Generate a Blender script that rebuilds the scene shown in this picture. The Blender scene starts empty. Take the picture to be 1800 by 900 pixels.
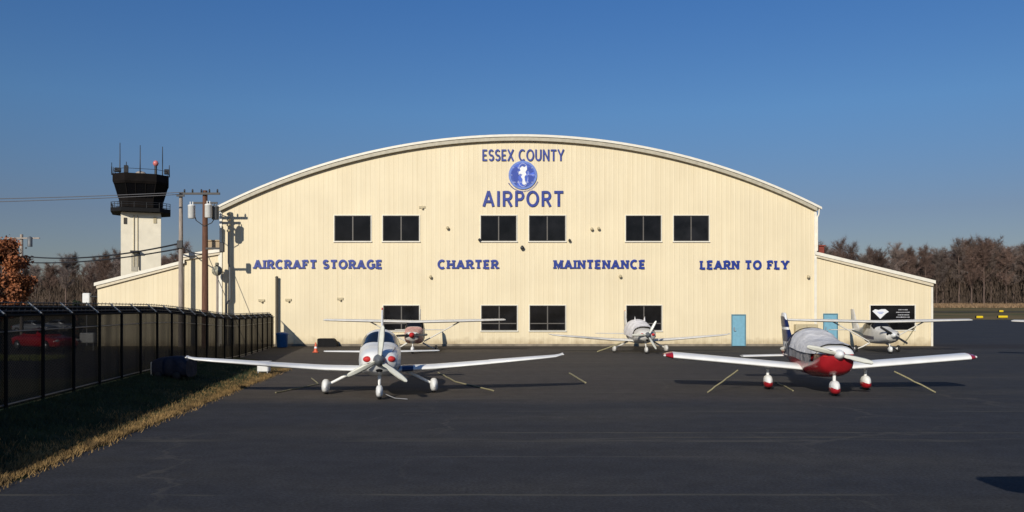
import bpy, math, random
from mathutils import Vector, Matrix
R = math.radians
rnd = random.Random(7)
S = bpy.context.scene
COL = S.collection
CAMH = 2.5; F = 1500.0; HOR = 541.0
def P(px, py, Y):
    return Vector(((px-900)/F*Y, Y, CAMH-(py-HOR)/F*Y))
# ------------------------------------------------------------------ materials
def mat(name, color, rough=.6, metal=0, var=.12, scale=6, bump=0, bscale=40, spec=.5, coat=0, stretch=(1,1,1), objvar=0, detail=4):
    m = bpy.data.materials.new(name); m.use_nodes = True
    nt = m.node_tree; N = nt.nodes; L = nt.links
    b = N['Principled BSDF']
    b.inputs['Roughness'].default_value = rough; b.inputs['Metallic'].default_value = metal
    b.inputs['Specular IOR Level'].default_value = spec
    b.inputs['Coat Weight'].default_value = coat
    tc = N.new('ShaderNodeTexCoord'); mp = N.new('ShaderNodeMapping'); mp.inputs['Scale'].default_value = stretch
    L.new(tc.outputs['Object'], mp.inputs['Vector'])
    n = N.new('ShaderNodeTexNoise'); n.inputs['Scale'].default_value = scale; n.inputs['Detail'].default_value = detail
    L.new(mp.outputs[0], n.inputs['Vector'])
    mr = N.new('ShaderNodeMapRange'); mr.inputs['From Min'].default_value = .3; mr.inputs['From Max'].default_value = .7
    mr.inputs['To Min'].default_value = 1-var; mr.inputs['To Max'].default_value = 1+var
    L.new(n.outputs['Fac'], mr.inputs['Value'])
    h = N.new('ShaderNodeHueSaturation'); h.inputs['Color'].default_value = (*color, 1)
    if objvar:
        oi = N.new('ShaderNodeObjectInfo'); m2 = N.new('ShaderNodeMapRange')
        m2.inputs['To Min'].default_value = 1-objvar; m2.inputs['To Max'].default_value = 1+objvar
        L.new(oi.outputs['Random'], m2.inputs['Value'])
        mu = N.new('ShaderNodeMath'); mu.operation = 'MULTIPLY'
        L.new(mr.outputs[0], mu.inputs[0]); L.new(m2.outputs[0], mu.inputs[1]); L.new(mu.outputs[0], h.inputs['Value'])
    else: L.new(mr.outputs[0], h.inputs['Value'])
    L.new(h.outputs[0], b.inputs['Base Color'])
    if bump:
        n2 = N.new('ShaderNodeTexNoise'); n2.inputs['Scale'].default_value = bscale; n2.inputs['Detail'].default_value = 5
        L.new(mp.outputs[0], n2.inputs['Vector'])
        bp = N.new('ShaderNodeBump'); bp.inputs['Strength'].default_value = bump; bp.inputs['Distance'].default_value = .05
        L.new(n2.outputs['Fac'], bp.inputs['Height']); L.new(bp.outputs[0], b.inputs['Normal'])
    return m
M = {}
M['white'] = mat('aircraft_white_paint', (.76,.76,.745), .36, var=.07, scale=2.5, coat=.15)
M['white2'] = mat('aircraft_offwhite_paint', (.62,.60,.56), .4, var=.10, scale=3)
M['red'] = mat('red_gloss_paint', (.33,.012,.018), .25, var=.1, scale=4, coat=.4)
M['plug'] = mat('red_foam_plug', (.50,.02,.02), .7, var=.1)
M['navy'] = mat('navy_paint', (.01,.016,.07), .35, var=.1)
M['bluep'] = mat('blue_stripe_paint', (.02,.045,.12), .3, var=.1)
M['glassd'] = mat('dark_cabin_glass', (.010,.011,.014), .10, var=.1, spec=.28)
M['winglass'] = mat('dark_window_glass', (.007,.007,.008), .12, var=.6, scale=1.1, spec=.28, objvar=.6)
M['tyre'] = mat('rubber', (.015,.015,.016), .85, var=.2, scale=20)
M['metal'] = mat('grey_metal', (.35,.35,.36), .4, .6, var=.1)
M['dkmetal'] = mat('dark_metal', (.03,.03,.032), .5, .3, var=.15)
M['blade'] = mat('pale_blade_paint', (.62,.62,.55), .35, var=.08)
M['cover'] = mat('grey_cover_fabric', (.20,.19,.19), .9, var=.35, scale=2.2, bump=1.6, bscale=4.5)
M['coverw'] = mat('white_cover_fabric', (.72,.69,.68), .9, var=.15, scale=3, bump=1.0, bscale=5)
M['pinkish'] = mat('faded_pink_paint', (.62,.33,.27), .5, var=.25, scale=6)
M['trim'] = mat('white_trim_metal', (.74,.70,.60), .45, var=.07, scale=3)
M['eaveshade'] = mat('painted_eave_shade', (.42,.38,.29), .5, var=.15, scale=4)  # darker tone paints the shade line beneath the hangar fascia
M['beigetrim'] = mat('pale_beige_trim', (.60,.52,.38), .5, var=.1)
M['frame'] = mat('bronze_window_frame', (.045,.038,.03), .5, var=.2)
M['bluedoor'] = mat('light_blue_door_paint', (.17,.37,.48), .5, var=.08, scale=5)
M['beige'] = mat('beige_cabinet_paint', (.45,.38,.24), .6, var=.1)
M['letter'] = mat('royal_blue_letter_paint', (.012,.034,.24), .4, var=.35, scale=5, detail=2)
M['emblue'] = mat('emblem_blue', (.015,.05,.33), .4, var=.1)
M['emlight'] = mat('emblem_light_blue', (.13,.21,.55), .4, var=.15)
M['emwhite'] = mat('emblem_white', (.75,.76,.78), .5, var=.04)
M['letteringwhite'] = mat('sign_grey_white', (.40,.40,.42), .5, var=.3, scale=10)
M['wood'] = mat('creosoted_wood', (.135,.060,.036), .85, var=.3, scale=5, stretch=(4,4,.4), bump=.4)
M['greywood'] = mat('weathered_pole', (.33,.28,.24), .85, var=.25, scale=5, stretch=(4,4,.4), bump=.4)
M['can'] = mat('transformer_white', (.70,.70,.68), .45, var=.08)
M['cangrey'] = mat('transformer_grey', (.11,.12,.13), .45, var=.08)
M['cable'] = mat('black_cable', (.02,.02,.022), .6, var=.1)
M['cablegrey'] = mat('grey_cable', (.10,.10,.11), .6, var=.1)
M['rope'] = mat('tie_down_rope', (.26,.23,.13), .9, var=.3, scale=30)
M['bluebin'] = mat('blue_plastic', (.01,.09,.26), .5, var=.15)
M['cone'] = mat('orange_plastic', (.65,.11,.04), .5, var=.1)
M['navyfab'] = mat('dark_navy_tarp', (.010,.012,.025), .85, var=.3, scale=4, bump=.8, bscale=8)
M['black'] = mat('matt_black', (.008,.008,.009), .8, var=.2, spec=.2)
M['towerblack'] = mat('tower_black_cladding', (.0075,.0055,.005), .85, var=.4, scale=1.2, spec=.15)
M['towerglass'] = mat('tower_black_glass', (.003,.003,.004), .25, var=.2, spec=.2)
M['cream'] = mat('cream_tower_wall', (.80,.73,.58), .8, var=.06, scale=1.2)
M['brick'] = mat('red_brick', (.22,.045,.03), .9, var=.25, scale=4)
M['yellow'] = mat('yellow_sign_paint', (.70,.50,.01), .5, var=.1)
M['carred'] = mat('red_car_paint', (.55,.015,.02), .25, var=.05, coat=.6)
M['carsilver'] = mat('silver_car_paint', (.45,.46,.48), .3, .3, var=.05, coat=.5)
M['lamp'] = mat('clear_lamp_glass', (.7,.7,.68), .2, var=.05)
M['redlamp'] = mat('red_lamp_glass', (.5,.03,.03), .2, var=.05)
M['beacon'] = mat('red_beacon_glass', (.60,.17,.16), .35, var=.05)
M['barkf'] = mat('grey_brown_bark', (.13,.088,.072), .9, var=.25, scale=2, objvar=.35)
M['twig'] = mat('bare_twigs', (.105,.066,.052), .9, var=.3, scale=.6, objvar=.42)
M['twig2'] = mat('bare_twigs_grey', (.15,.115,.10), .9, var=.3, scale=.6, objvar=.35)
M['under'] = mat('undergrowth_twigs', (.072,.050,.036), .95, var=.45, scale=.25)
M['rust'] = mat('rust_leaves', (.25,.085,.030), .8, var=.6, scale=1.1)
M['ever'] = mat('dark_evergreen', (.018,.03,.012), .8, var=.4, scale=2)
M['drygrass'] = mat('dry_straw_grass', (.23,.145,.055), .9, var=.65, scale=2.2)
M['greengrass'] = mat('shade_darkened_verge_grass', (.022,.036,.012), .9, var=.4, scale=2)  # living green, darkened further to fill out the fence's shade
M['post'] = mat('black_fence_post', (.008,.0075,.007), .85, spec=.15, var=.2)
M['wire'] = mat('galvanised_wire', (.16,.15,.14), .5, .5, var=.1)
M['armm'] = mat('galvanised_arm', (.42,.40,.36), .5, .3, var=.1)
M['concrete'] = mat('stained_concrete', (.20,.17,.13), .9, var=.3, scale=2)

# siding: cream ribbed steel with faint vertical streaks, dirt along the foot
def siding():
    m = bpy.data.materials.new('cream_ribbed_siding'); m.use_nodes = True
    nt = m.node_tree; N = nt.nodes; L = nt.links; b = N['Principled BSDF']
    b.inputs['Roughness'].default_value = .55
    tc = N.new('ShaderNodeTexCoord')
    mp = N.new('ShaderNodeMapping'); mp.inputs['Scale'].default_value = (1.3,1.3,.05); L.new(tc.outputs['Object'], mp.inputs['Vector'])
    n = N.new('ShaderNodeTexNoise'); n.inputs['Scale'].default_value = 2.6; n.inputs['Detail'].default_value = 8; n.inputs['Roughness'].default_value=.62; L.new(mp.outputs[0], n.inputs['Vector'])
    cr = N.new('ShaderNodeValToRGB'); cr.color_ramp.elements[0].position = .30; cr.color_ramp.elements[1].position = .72
    cr.color_ramp.elements[0].color = (.700,.592,.393,1); cr.color_ramp.elements[1].color = (.765,.660,.455,1)
    L.new(n.outputs['Fac'], cr.inputs['Fac'])
    n2 = N.new('ShaderNodeTexNoise'); n2.inputs['Scale'].default_value = .35; n2.inputs['Detail'].default_value = 3; L.new(tc.outputs['Object'], n2.inputs['Vector'])
    mr = N.new('ShaderNodeMapRange'); mr.inputs['From Min'].default_value=.3; mr.inputs['From Max'].default_value=.7; mr.inputs['To Min'].default_value=.94; mr.inputs['To Max'].default_value=1.04
    L.new(n2.outputs['Fac'], mr.inputs['Value'])
    h = N.new('ShaderNodeHueSaturation'); L.new(cr.outputs[0], h.inputs['Color']); L.new(mr.outputs[0], h.inputs['Value'])
    # dirt splash along foot
    sp = N.new('ShaderNodeSeparateXYZ'); L.new(tc.outputs['Object'], sp.inputs[0])
    n3 = N.new('ShaderNodeTexNoise'); n3.inputs['Scale'].default_value = 2.2; n3.inputs['Detail'].default_value = 5; L.new(tc.outputs['Object'], n3.inputs['Vector'])
    ad = N.new('ShaderNodeMath'); ad.operation='MULTIPLY_ADD'; L.new(n3.outputs['Fac'], ad.inputs[0]); ad.inputs[1].default_value=-.9; L.new(sp.outputs['Z'], ad.inputs[2])
    m3 = N.new('ShaderNodeMapRange'); L.new(ad.outputs[0], m3.inputs['Value']); m3.inputs['From Min'].default_value=-.45; m3.inputs['From Max'].default_value=.15; m3.inputs['To Min'].default_value=.75; m3.inputs['To Max'].default_value=0
    mx = N.new('ShaderNodeMix'); mx.data_type='RGBA'; L.new(m3.outputs[0], mx.inputs['Factor']); L.new(h.outputs[0], mx.inputs['A']); mx.inputs['B'].default_value=(.30,.22,.12,1)
    L.new(mx.outputs['Result'], b.inputs['Base Color'])
    return m
M['siding'] = siding()

def asphalt():
    m = bpy.data.materials.new('apron_asphalt'); m.use_nodes = True
    nt = m.node_tree; N = nt.nodes; L = nt.links; b = N['Principled BSDF']
    b.inputs['Roughness'].default_value = .9; b.inputs['Specular IOR Level'].default_value = .25
    g = N.new('ShaderNodeNewGeometry'); sp = N.new('ShaderNodeSeparateXYZ'); L.new(g.outputs['Position'], sp.inputs[0])
    def noise(scale, st=(1,1,1), det=4):
        mp = N.new('ShaderNodeMapping'); mp.inputs['Scale'].default_value = st; L.new(g.outputs['Position'], mp.inputs['Vector'])
        n = N.new('ShaderNodeTexNoise'); n.inputs['Scale'].default_value = scale; n.inputs['Detail'].default_value = det; L.new(mp.outputs[0], n.inputs['Vector']); return n.outputs['Fac']
    def math_(op, a, b_=None, c=None):
        q = N.new('ShaderNodeMath'); q.operation = op
        for i, v in enumerate((a, b_, c)):
            if v is None: continue
            if isinstance(v, (int, float)): q.inputs[i].default_value = v
            else: L.new(v, q.inputs[i])
        return q.outputs[0]
    def mapr(v, a, b_, c, d):
        q = N.new('ShaderNodeMapRange'); L.new(v, q.inputs['Value'])
        for k, x in zip(('From Min','From Max','To Min','To Max'), (a,b_,c,d)): q.inputs[k].default_value = x
        return q.outputs[0]
    def mix(f, A, B):
        q = N.new('ShaderNodeMix'); q.data_type='RGBA'
        L.new(f, q.inputs['Factor'])
        for k, v in (('A',A),('B',B)):
            if isinstance(v, tuple): q.inputs[k].default_value = (*v,1)
            else: L.new(v, q.inputs[k])
        return q.outputs['Result']
    yw = math_('MULTIPLY_ADD', noise(.35,(1,1,1),3), 1.6, sp.outputs['Y'])
    # newer black asphalt near, older brown-grey bay beyond 23 m
    bay = mapr(yw, 22.9, 24.3, 0, 1)
    far = mapr(sp.outputs['Y'], 60, 75, 0, 1)
    xw = mapr(math_('MULTIPLY_ADD', noise(.12,(1,.5,1),3), 14, sp.outputs['X']), 4, 20, 1, 0.0)
    old = math_('MULTIPLY', math_('MULTIPLY', bay, xw), mapr(far,0,1,1,0))
    c = mix(old, (.027,.028,.033), (.066,.054,.045))
    # left foreground brownish weathering, large blotches
    c = mix(mapr(noise(.16,(1,2.5,1),5), .45,.75,0,.55), c, (.058,.053,.046))
    # paver-lane streaks along X
    st = mapr(noise(1.0,(.10,1.1,1),7), .3,.7,.88,1.12)
    grit = mapr(noise(22,(1,1,1),4), .3,.7,.62,1.38)
    gr2 = mapr(noise(2.2,(1,1,1),6), .3,.7,.84,1.16)
    v = math_('MULTIPLY', math_('MULTIPLY', st, grit), gr2)
    h = N.new('ShaderNodeHueSaturation'); L.new(c, h.inputs['Color']); L.new(v, h.inputs['Value'])
    c = h.outputs[0]
    # seams between lanes (every 4.4 m), wobbling and broken
    def seam(off, per, width, w=.12):
        wob = math_('MULTIPLY_ADD', noise(.5,(1,.2,1),3), w*2, sp.outputs['Y'])
        a = math_('MODULO', math_('ADD', wob, off), per)
        d = math_('ABSOLUTE', math_('SUBTRACT', a, per/2))
        ln = mapr(d, 0, width, 1, 0)
        br = mapr(noise(.45,(.6,3,1),3), .45,.58,0,1)
        return math_('MULTIPLY', ln, br)
    c = mix(math_('MULTIPLY', seam(.0, 4.6, .07), .8), c, (.095,.088,.07))
    c = mix(math_('MULTIPLY', seam(1.7, 7.3, .12,.4), .45), c, (.10,.09,.075))
    def line(y0_, x0_, x1_, w_, amt):
        wob=math_('MULTIPLY_ADD', noise(.35,(1,.1,1),4), .22, sp.outputs['Y'])
        d_=mapr(math_('ABSOLUTE', math_('SUBTRACT', wob, y0_+.11)),0,w_,1,0)
        xm=math_('MULTIPLY', mapr(sp.outputs['X'],x0_-.3,x0_+.3,0,1), mapr(sp.outputs['X'],x1_-.3,x1_+.3,1,0))
        return math_('MULTIPLY', math_('MULTIPLY', d_, xm), mapr(noise(1.3,(1,1,1),4),.35,.6,.25*amt,amt))
    c = mix(line(17.05,-.4,30,.055,.9), c, (.13,.12,.085))
    c = mix(line(16.45,2.2,7.2,.05,.8), c, (.14,.12,.07))
    c = mix(line(14.3,-2.5,3.5,.05,.5), c, (.11,.10,.08))
    # cracks
    vo = N.new('ShaderNodeTexVoronoi'); vo.feature='DISTANCE_TO_EDGE'; vo.inputs['Scale'].default_value=.14
    wv = N.new('ShaderNodeMix'); wv.data_type='RGBA'; wv.inputs['Factor'].default_value=.12
    nn = N.new('ShaderNodeTexNoise'); nn.inputs['Scale'].default_value=.9; nn.inputs['Detail'].default_value=6; L.new(g.outputs['Position'], nn.inputs['Vector'])
    va = N.new('ShaderNodeVectorMath'); va.operation='MULTIPLY_ADD'; L.new(nn.outputs['Color'], va.inputs[0]); va.inputs[1].default_value=(2.2,2.2,0); L.new(g.outputs['Position'], va.inputs[2])
    L.new(va.outputs[0], vo.inputs['Vector'])
    cr = mapr(vo.outputs['Distance'], 0, .009, 1, 0)
    c = mix(math_('MULTIPLY', cr, mapr(noise(.2,(1,1,1),2), .45,.6,0,.45)), c, (.09,.082,.07))
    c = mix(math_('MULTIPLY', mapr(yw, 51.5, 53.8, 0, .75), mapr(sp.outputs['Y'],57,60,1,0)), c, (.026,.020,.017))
    # oil spots
    c = mix(mapr(noise(.9,(1,1,1),3), .68,.78,0,.6), c, (.015,.015,.017))
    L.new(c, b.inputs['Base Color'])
    bp = N.new('ShaderNodeBump'); bp.inputs['Strength'].default_value=.35; bp.inputs['Distance'].default_value=.01
    L.new(noise(60,(1,1,1),2), bp.inputs['Height']); L.new(bp.outputs[0], b.inputs['Normal'])
    return m
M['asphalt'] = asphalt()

def twotone(name, c1, c2, scale, c3=None, lo=.42, hi=.58, bump=.5, strch=(1,1,1)):
    m = bpy.data.materials.new(name); m.use_nodes = True
    nt = m.node_tree; N = nt.nodes; L = nt.links; b = N['Principled BSDF']; b.inputs['Roughness'].default_value=.95
    b.inputs['Specular IOR Level'].default_value=.1
    g = N.new('ShaderNodeNewGeometry'); mp = N.new('ShaderNodeMapping'); mp.inputs['Scale'].default_value=strch; L.new(g.outputs['Position'], mp.inputs['Vector'])
    n = N.new('ShaderNodeTexNoise'); n.inputs['Scale'].default_value=scale; n.inputs['Detail'].default_value=7; n.inputs['Roughness'].default_value=.65; L.new(mp.outputs[0], n.inputs['Vector'])
    cr = N.new('ShaderNodeValToRGB'); e = cr.color_ramp.elements; e[0].position=lo; e[1].position=hi; e[0].color=(*c1,1); e[1].color=(*c2,1)
    if c3: x = e.new(hi+.14); x.color=(*c3,1)
    L.new(n.outputs['Fac'], cr.inputs['Fac']); L.new(cr.outputs[0], b.inputs['Base Color'])
    bp = N.new('ShaderNodeBump'); bp.inputs['Strength'].default_value=bump; bp.inputs['Distance'].default_value=.05; L.new(n.outputs['Fac'], bp.inputs['Height']); L.new(bp.outputs[0], b.inputs['Normal'])
    return m
M['ground'] = twotone('winter_field_grass', (.085,.085,.035), (.17,.12,.06), .12, (.20,.135,.065), strch=(.35,1,1))
M['verge'] = twotone('verge_soil_grass', (.018,.03,.010), (.05,.05,.02), 1.5, (.08,.06,.03))  # base under the blades, kept dark for the same painted shade
M['park'] = twotone('car_park_tarmac', (.030,.030,.030), (.05,.047,.044), 1.0)

def meshmat():
    m = bpy.data.materials.new('dark_fence_mesh'); m.use_nodes = True
    nt = m.node_tree; N = nt.nodes; L = nt.links; b = N['Principled BSDF']
    b.inputs['Base Color'].default_value=(.011,.009,.008,1); b.inputs['Roughness'].default_value=.8; b.inputs['Specular IOR Level'].default_value=.1
    out = N['Material Output']; tr = N.new('ShaderNodeBsdfTransparent'); mx = N.new('ShaderNodeMixShader')
    tc = N.new('ShaderNodeTexCoord'); sp = N.new('ShaderNodeSeparateXYZ'); L.new(tc.outputs['Object'], sp.inputs[0])
    def mm(op, a, c=None):
        q = N.new('ShaderNodeMath'); q.operation=op
        for i, v in enumerate((a,c)):
            if v is None: continue
            if isinstance(v,(int,float)): q.inputs[i].default_value=v
            else: L.new(v,q.inputs[i])
        return q.outputs[0]
    s = .075
    def wire(v):
        f = mm('FRACT', mm('DIVIDE', mm('ADD', v, 500.0), s)); return mm('LESS_THAN', mm('ABSOLUTE', mm('SUBTRACT', f, .5)), .10)
    w = mm('MAXIMUM', wire(mm('ADD', sp.outputs['X'], sp.outputs['Z'])), wire(mm('SUBTRACT', sp.outputs['X'], sp.outputs['Z'])))
    # woven privacy netting behind the links: fine weave, part open, uneven
    n = N.new('ShaderNodeTexNoise'); n.inputs['Scale'].default_value=.9; n.inputs['Detail'].default_value=4
    mp = N.new('ShaderNodeMapping'); mp.inputs['Scale'].default_value=(1.6,1,.15); L.new(tc.outputs['Object'], mp.inputs['Vector']); L.new(mp.outputs[0], n.inputs['Vector'])
    mr = N.new('ShaderNodeMapRange'); L.new(n.outputs['Fac'], mr.inputs['Value']); mr.inputs['From Min'].default_value=.3; mr.inputs['From Max'].default_value=.7; mr.inputs['To Min'].default_value=.86; mr.inputs['To Max'].default_value=.95
    cx=N.new('ShaderNodeMix'); cx.data_type='RGBA'; L.new(w,cx.inputs['Factor']); cx.inputs['A'].default_value=(.011,.009,.008,1); cx.inputs['B'].default_value=(.055,.046,.038,1); L.new(cx.outputs['Result'],b.inputs['Base Color'])
    cov = mm('MAXIMUM', w, mr.outputs[0])
    L.new(cov, mx.inputs['Fac']); L.new(tr.outputs[0], mx.inputs[1]); L.new(b.outputs[0], mx.inputs[2]); L.new(mx.outputs[0], out.inputs['Surface'])
    return m
M['mesh'] = meshmat()

# ------------------------------------------------------------------ mesh builder
class MB:
    def __init__(s): s.v=[]; s.f=[]; s.s=[]
    def add(s, vs, fs, smooth=False):
        o=len(s.v); s.v += [tuple(v) for v in vs]; s.f += [tuple(i+o for i in f) for f in fs]; s.s += [smooth]*len(fs)
    def box(s, c, d, rot=None, bev=0):
        hx,hy,hz = d[0]/2,d[1]/2,d[2]/2
        if bev:
            b=bev; vs=[]
            # chamfered box: 24 verts
            import itertools
            bmv=[]
            for sx,sy,sz in itertools.product((-1,1),repeat=3):
                bmv.append([(sx*(hx-b),sy*(hy-b),sz*hz),(sx*(hx-b),sy*hy,sz*(hz-b)),(sx*hx,sy*(hy-b),sz*(hz-b))])
            import bmesh
            bm=bmesh.new()
            for t in bmv:
                for p in t: bm.verts.new(p)
            bmesh.ops.convex_hull(bm,input=bm.verts)
            bm.verts.index_update()
            vs=[v.co.copy() for v in bm.verts]; fs=[[v.index for v in f.verts] for f in bm.faces]; bm.free()
        else:
            vs=[Vector((x*hx,y*hy,z*hz)) for x in(-1,1) for y in(-1,1) for z in(-1,1)]
            fs=[(0,1,3,2),(4,6,7,5),(0,4,5,1),(2,3,7,6),(0,2,6,4),(1,5,7,3)]
        if rot: vs=[rot@Vector(v) for v in vs]
        s.add([Vector(v)+Vector(c) for v in vs], fs)
    def b6(s,x0,x1,y0,y1,z0,z1): s.box(((x0+x1)/2,(y0+y1)/2,(z0+z1)/2),(x1-x0,y1-y0,z1-z0))
    def tube(s, pts, rad, n=8, smooth=True, cap=True):
        pts=[Vector(p) for p in pts]; 
        if not isinstance(rad,(list,tuple)): rad=[rad]*len(pts)
        rings=[]
        up=Vector((0,0,1))
        for i,p in enumerate(pts):
            d=(pts[min(i+1,len(pts)-1)]-pts[max(i-1,0)]).normalized()
            a=up if abs(d.z)<.95 else Vector((1,0,0))
            u=d.cross(a).normalized(); w=d.cross(u).normalized()
            rings.append([p+(u*math.cos(2*math.pi*k/n)+w*math.sin(2*math.pi*k/n))*rad[i] for k in range(n)])
        s.rings(rings,smooth,cap)
    def rings(s, rings, smooth=True, cap=True, close=True):
        n=len(rings[0]); vs=[v for r in rings for v in r]; fs=[]
        for i in range(len(rings)-1):
            for k in range(n if close else n-1):
                a=i*n+k; b=i*n+(k+1)%n; fs.append((a,b,b+n,a+n))
        s.add(vs,fs,smooth)
        if cap:
            s.add(rings[0],[tuple(range(n))[::-1]]); s.add(rings[-1],[tuple(range(n))])
    def lathe(s, prof, c=(0,0,0), axis='Z', n=20, smooth=True, cap=True):
        rings=[]
        for r,h in prof:
            ring=[]
            for k in range(n):
                a=2*math.pi*k/n; x,y=r*math.cos(a),r*math.sin(a)
                v={'Z':(x,y,h),'Y':(x,h,y),'X':(h,x,y)}[axis]
                ring.append(Vector(v)+Vector(c))
            rings.append(ring)
        s.rings(rings,smooth,cap)
    def prism(s, poly, y0, y1, plane='XZ'):
        def q(p,t): return {'XZ':(p[0],t,p[1]),'XY':(p[0],p[1],t),'YZ':(t,p[0],p[1])}[plane]
        n=len(poly); vs=[q(p,y0) for p in poly]+[q(p,y1) for p in poly]
        fs=[tuple(range(n)),tuple(range(2*n-1,n-1,-1))]+[(i,i+n,(i+1)%n+n,(i+1)%n) for i in range(n)]
        s.add(vs,fs)
    def build(s, name, m, parent=None, loc=None, rot=None, fixn=True):
        me=bpy.data.meshes.new(name); me.from_pydata(s.v,[],s.f); me.materials.append(m if not isinstance(m,str) else M[m])
        me.polygons.foreach_set('use_smooth', s.s)
        if fixn and len(s.f)<60000:
            import bmesh
            bm=bmesh.new(); bm.from_mesh(me); bmesh.ops.recalc_face_normals(bm,faces=bm.faces); bm.to_mesh(me); bm.free()
        me.update()
        o=bpy.data.objects.new(name,me); COL.objects.link(o)
        if parent: o.parent=parent
        if loc is not None: o.location=loc
        if rot is not None: o.rotation_euler=rot
        return o
def tag(o,label=None,cat=None,group=None,kind=None):
    if label: o['label']=label
    if cat: o['category']=cat
    if group: o['group']=group
    if kind: o['kind']=kind
    return o
def empty(name,loc,label=None,cat=None,group=None,rz=0):
    o=bpy.data.objects.new(name,None); COL.objects.link(o); o.location=loc; o.rotation_euler=(0,0,rz); o.empty_display_size=.3
    return tag(o,label,cat,group)
KIDS={}
def kids(o): return [c for c in bpy.data.objects if c.parent==o]
def copy_tree(o,parent=None):
    c=o.copy(); COL.objects.link(c); c.parent=parent
    for ch in kids(o): copy_tree(ch,c)
    return c

# ------------------------------------------------------------------ setting
def gz(y): return max(0.0,(y-180)*.0225) if y<420 else 5.4+(y-420)*.004
g=MB(); xs=[-2500,-900,-400,-200,-60,60,200,400,900,2500]; ys=[-200,0,60,120,180,210,250,300,360,420,800,2500]
g.add([(x,y,gz(y)) for y in ys for x in xs],[(j*10+i,j*10+i+1,(j+1)*10+i+1,(j+1)*10+i) for j in range(len(ys)-1) for i in range(9)])
tag(g.build('ground','ground'),kind='structure')
# fence line and verge edge
FX=lambda y: -10.3-.132*(y-17.1)
def sm(t): t=max(0,min(1,t)); return t*t*(3-2*t)
BK=lambda y: .42*(1-sm((y-27)/17))
EX=lambda y: -7.25-.082*(y-12.1)
a=MB()
edge=[]
yy=-30
while yy<34.5:
    edge.append((EX(yy)+.12*math.sin(yy*1.7)+.09*math.sin(yy*4.1+1)+.05*math.sin(yy*9.3), yy)); yy+=.5
edge+=[(-9.3,35.2),(-9.9,36.6),(-11.2,39.5),(-12.6,41.5),(-14.15,43)]
poly=edge+[(-15.6,58),(-15.6,70),(27,70),(27,178),(260,178),(260,-30)]
a.add([(x,y,.004) for x,y in poly],[tuple(range(len(poly)))])
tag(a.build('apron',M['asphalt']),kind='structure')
v=MB()
vp=[(x-.0,y) for x,y in edge]
# verge as a gently mounded strip so that it shows depth
rows=[]
for (x,y) in edge:
    fx=FX(y)
    rows.append([(x+(fx-x)*t, y, .006+.01*min(1,t*9)+BK(y)*sm(t*1.05)) for t in (0,.06,.15,.3,.5,.75,1)]+[(fx-1.0,y,.01+BK(y)),(fx-2.6,y,-.02)])
vs=[p for r in rows for p in r]; n=9
v.add(vs,[(i*n+k,i*n+k+1,(i+1)*n+k+1,(i+1)*n+k) for i in range(len(rows)-1) for k in range(n-1)],True)
tag(v.build('verge_ground',M['verge']),kind='structure')
p=MB(); p.add([(-70,30,.006),(-15.0,30,.006),(-17.6,50,.006),(-27.3,50,.006),(-27.3,100,.006),(-70,100,.006)],[(0,1,2,3,4,5)])
tag(p.build('car_park_ground',M['park']),kind='structure')
t=MB(); t.add([(20,234,gz(234)+.03),(300,234,gz(234)+.03),(300,243,gz(243)+.03),(20,243,gz(243)+.03)],[(0,1,2,3)])
tag(t.build('taxiway','park'),kind='structure')
# verge grass blades
def blades(name, n, region, m, h0,h1, wid, kind_label=None):
    b=MB(); vs=[];fs=[]
    for i in range(n):
        x,y,z,s_=region()
        a_=rnd.uniform(0,6.283); h=rnd.uniform(h0,h1)*s_; w=wid*rnd.uniform(.6,1.4); lx=rnd.gauss(0,.5)*h; ly=rnd.gauss(0,.5)*h
        o=len(vs); vs+=[(x-w*math.cos(a_),y-w*math.sin(a_),z),(x+w*math.cos(a_),y+w*math.sin(a_),z),(x+lx,y+ly,z+h)]; fs.append((o,o+1,o+2))
    b.add(vs,fs); o=b.build(name,m,fixn=False); tag(o,kind='stuff'); return o
def yd(): # denser near
    while True:
        y=rnd.uniform(8,36)
        if rnd.random()<(14/max(y,10)): return y
def r_dry():
    y=yd(); t_=abs(rnd.gauss(0,.55)); c=.5+.5*math.sin(y*2.1)*math.sin(y*.7+1)
    w_=EX(y)-FX(y); q_=t_*(.45+.45*c); return EX(y)+.08+(.25*rnd.random()**3 if rnd.random()<.3 else 0)-q_,y,.008+BK(y)*sm(max(0,q_/w_)*1.05),1-.4*rnd.random()
def r_green():
    y=yd(); x=rnd.uniform(FX(y)+.1,EX(y)-.15); return x,y,.014+BK(y)*sm((EX(y)-x)/(EX(y)-FX(y))*1.05),1
tag(blades('dry_grass',26000,r_dry,'drygrass',.04,.13,.008),'straw coloured dry grass along the asphalt edge','grass')
tag(blades('verge_grass',42000,r_green,'greengrass',.04,.11,.008),'green grass, shade deepened in its colour, between fence and asphalt','grass')
def r_strip(): return rnd.uniform(-36,-22),rnd.uniform(40,42.4),0.01,1
tag(blades('grass_strip',9000,r_strip,mat('olive_strip_grass',(.20,.22,.06),.9,var=.3),.1,.25,.03),'pale green grass strip beyond the dark mesh fence','grass')

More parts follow.
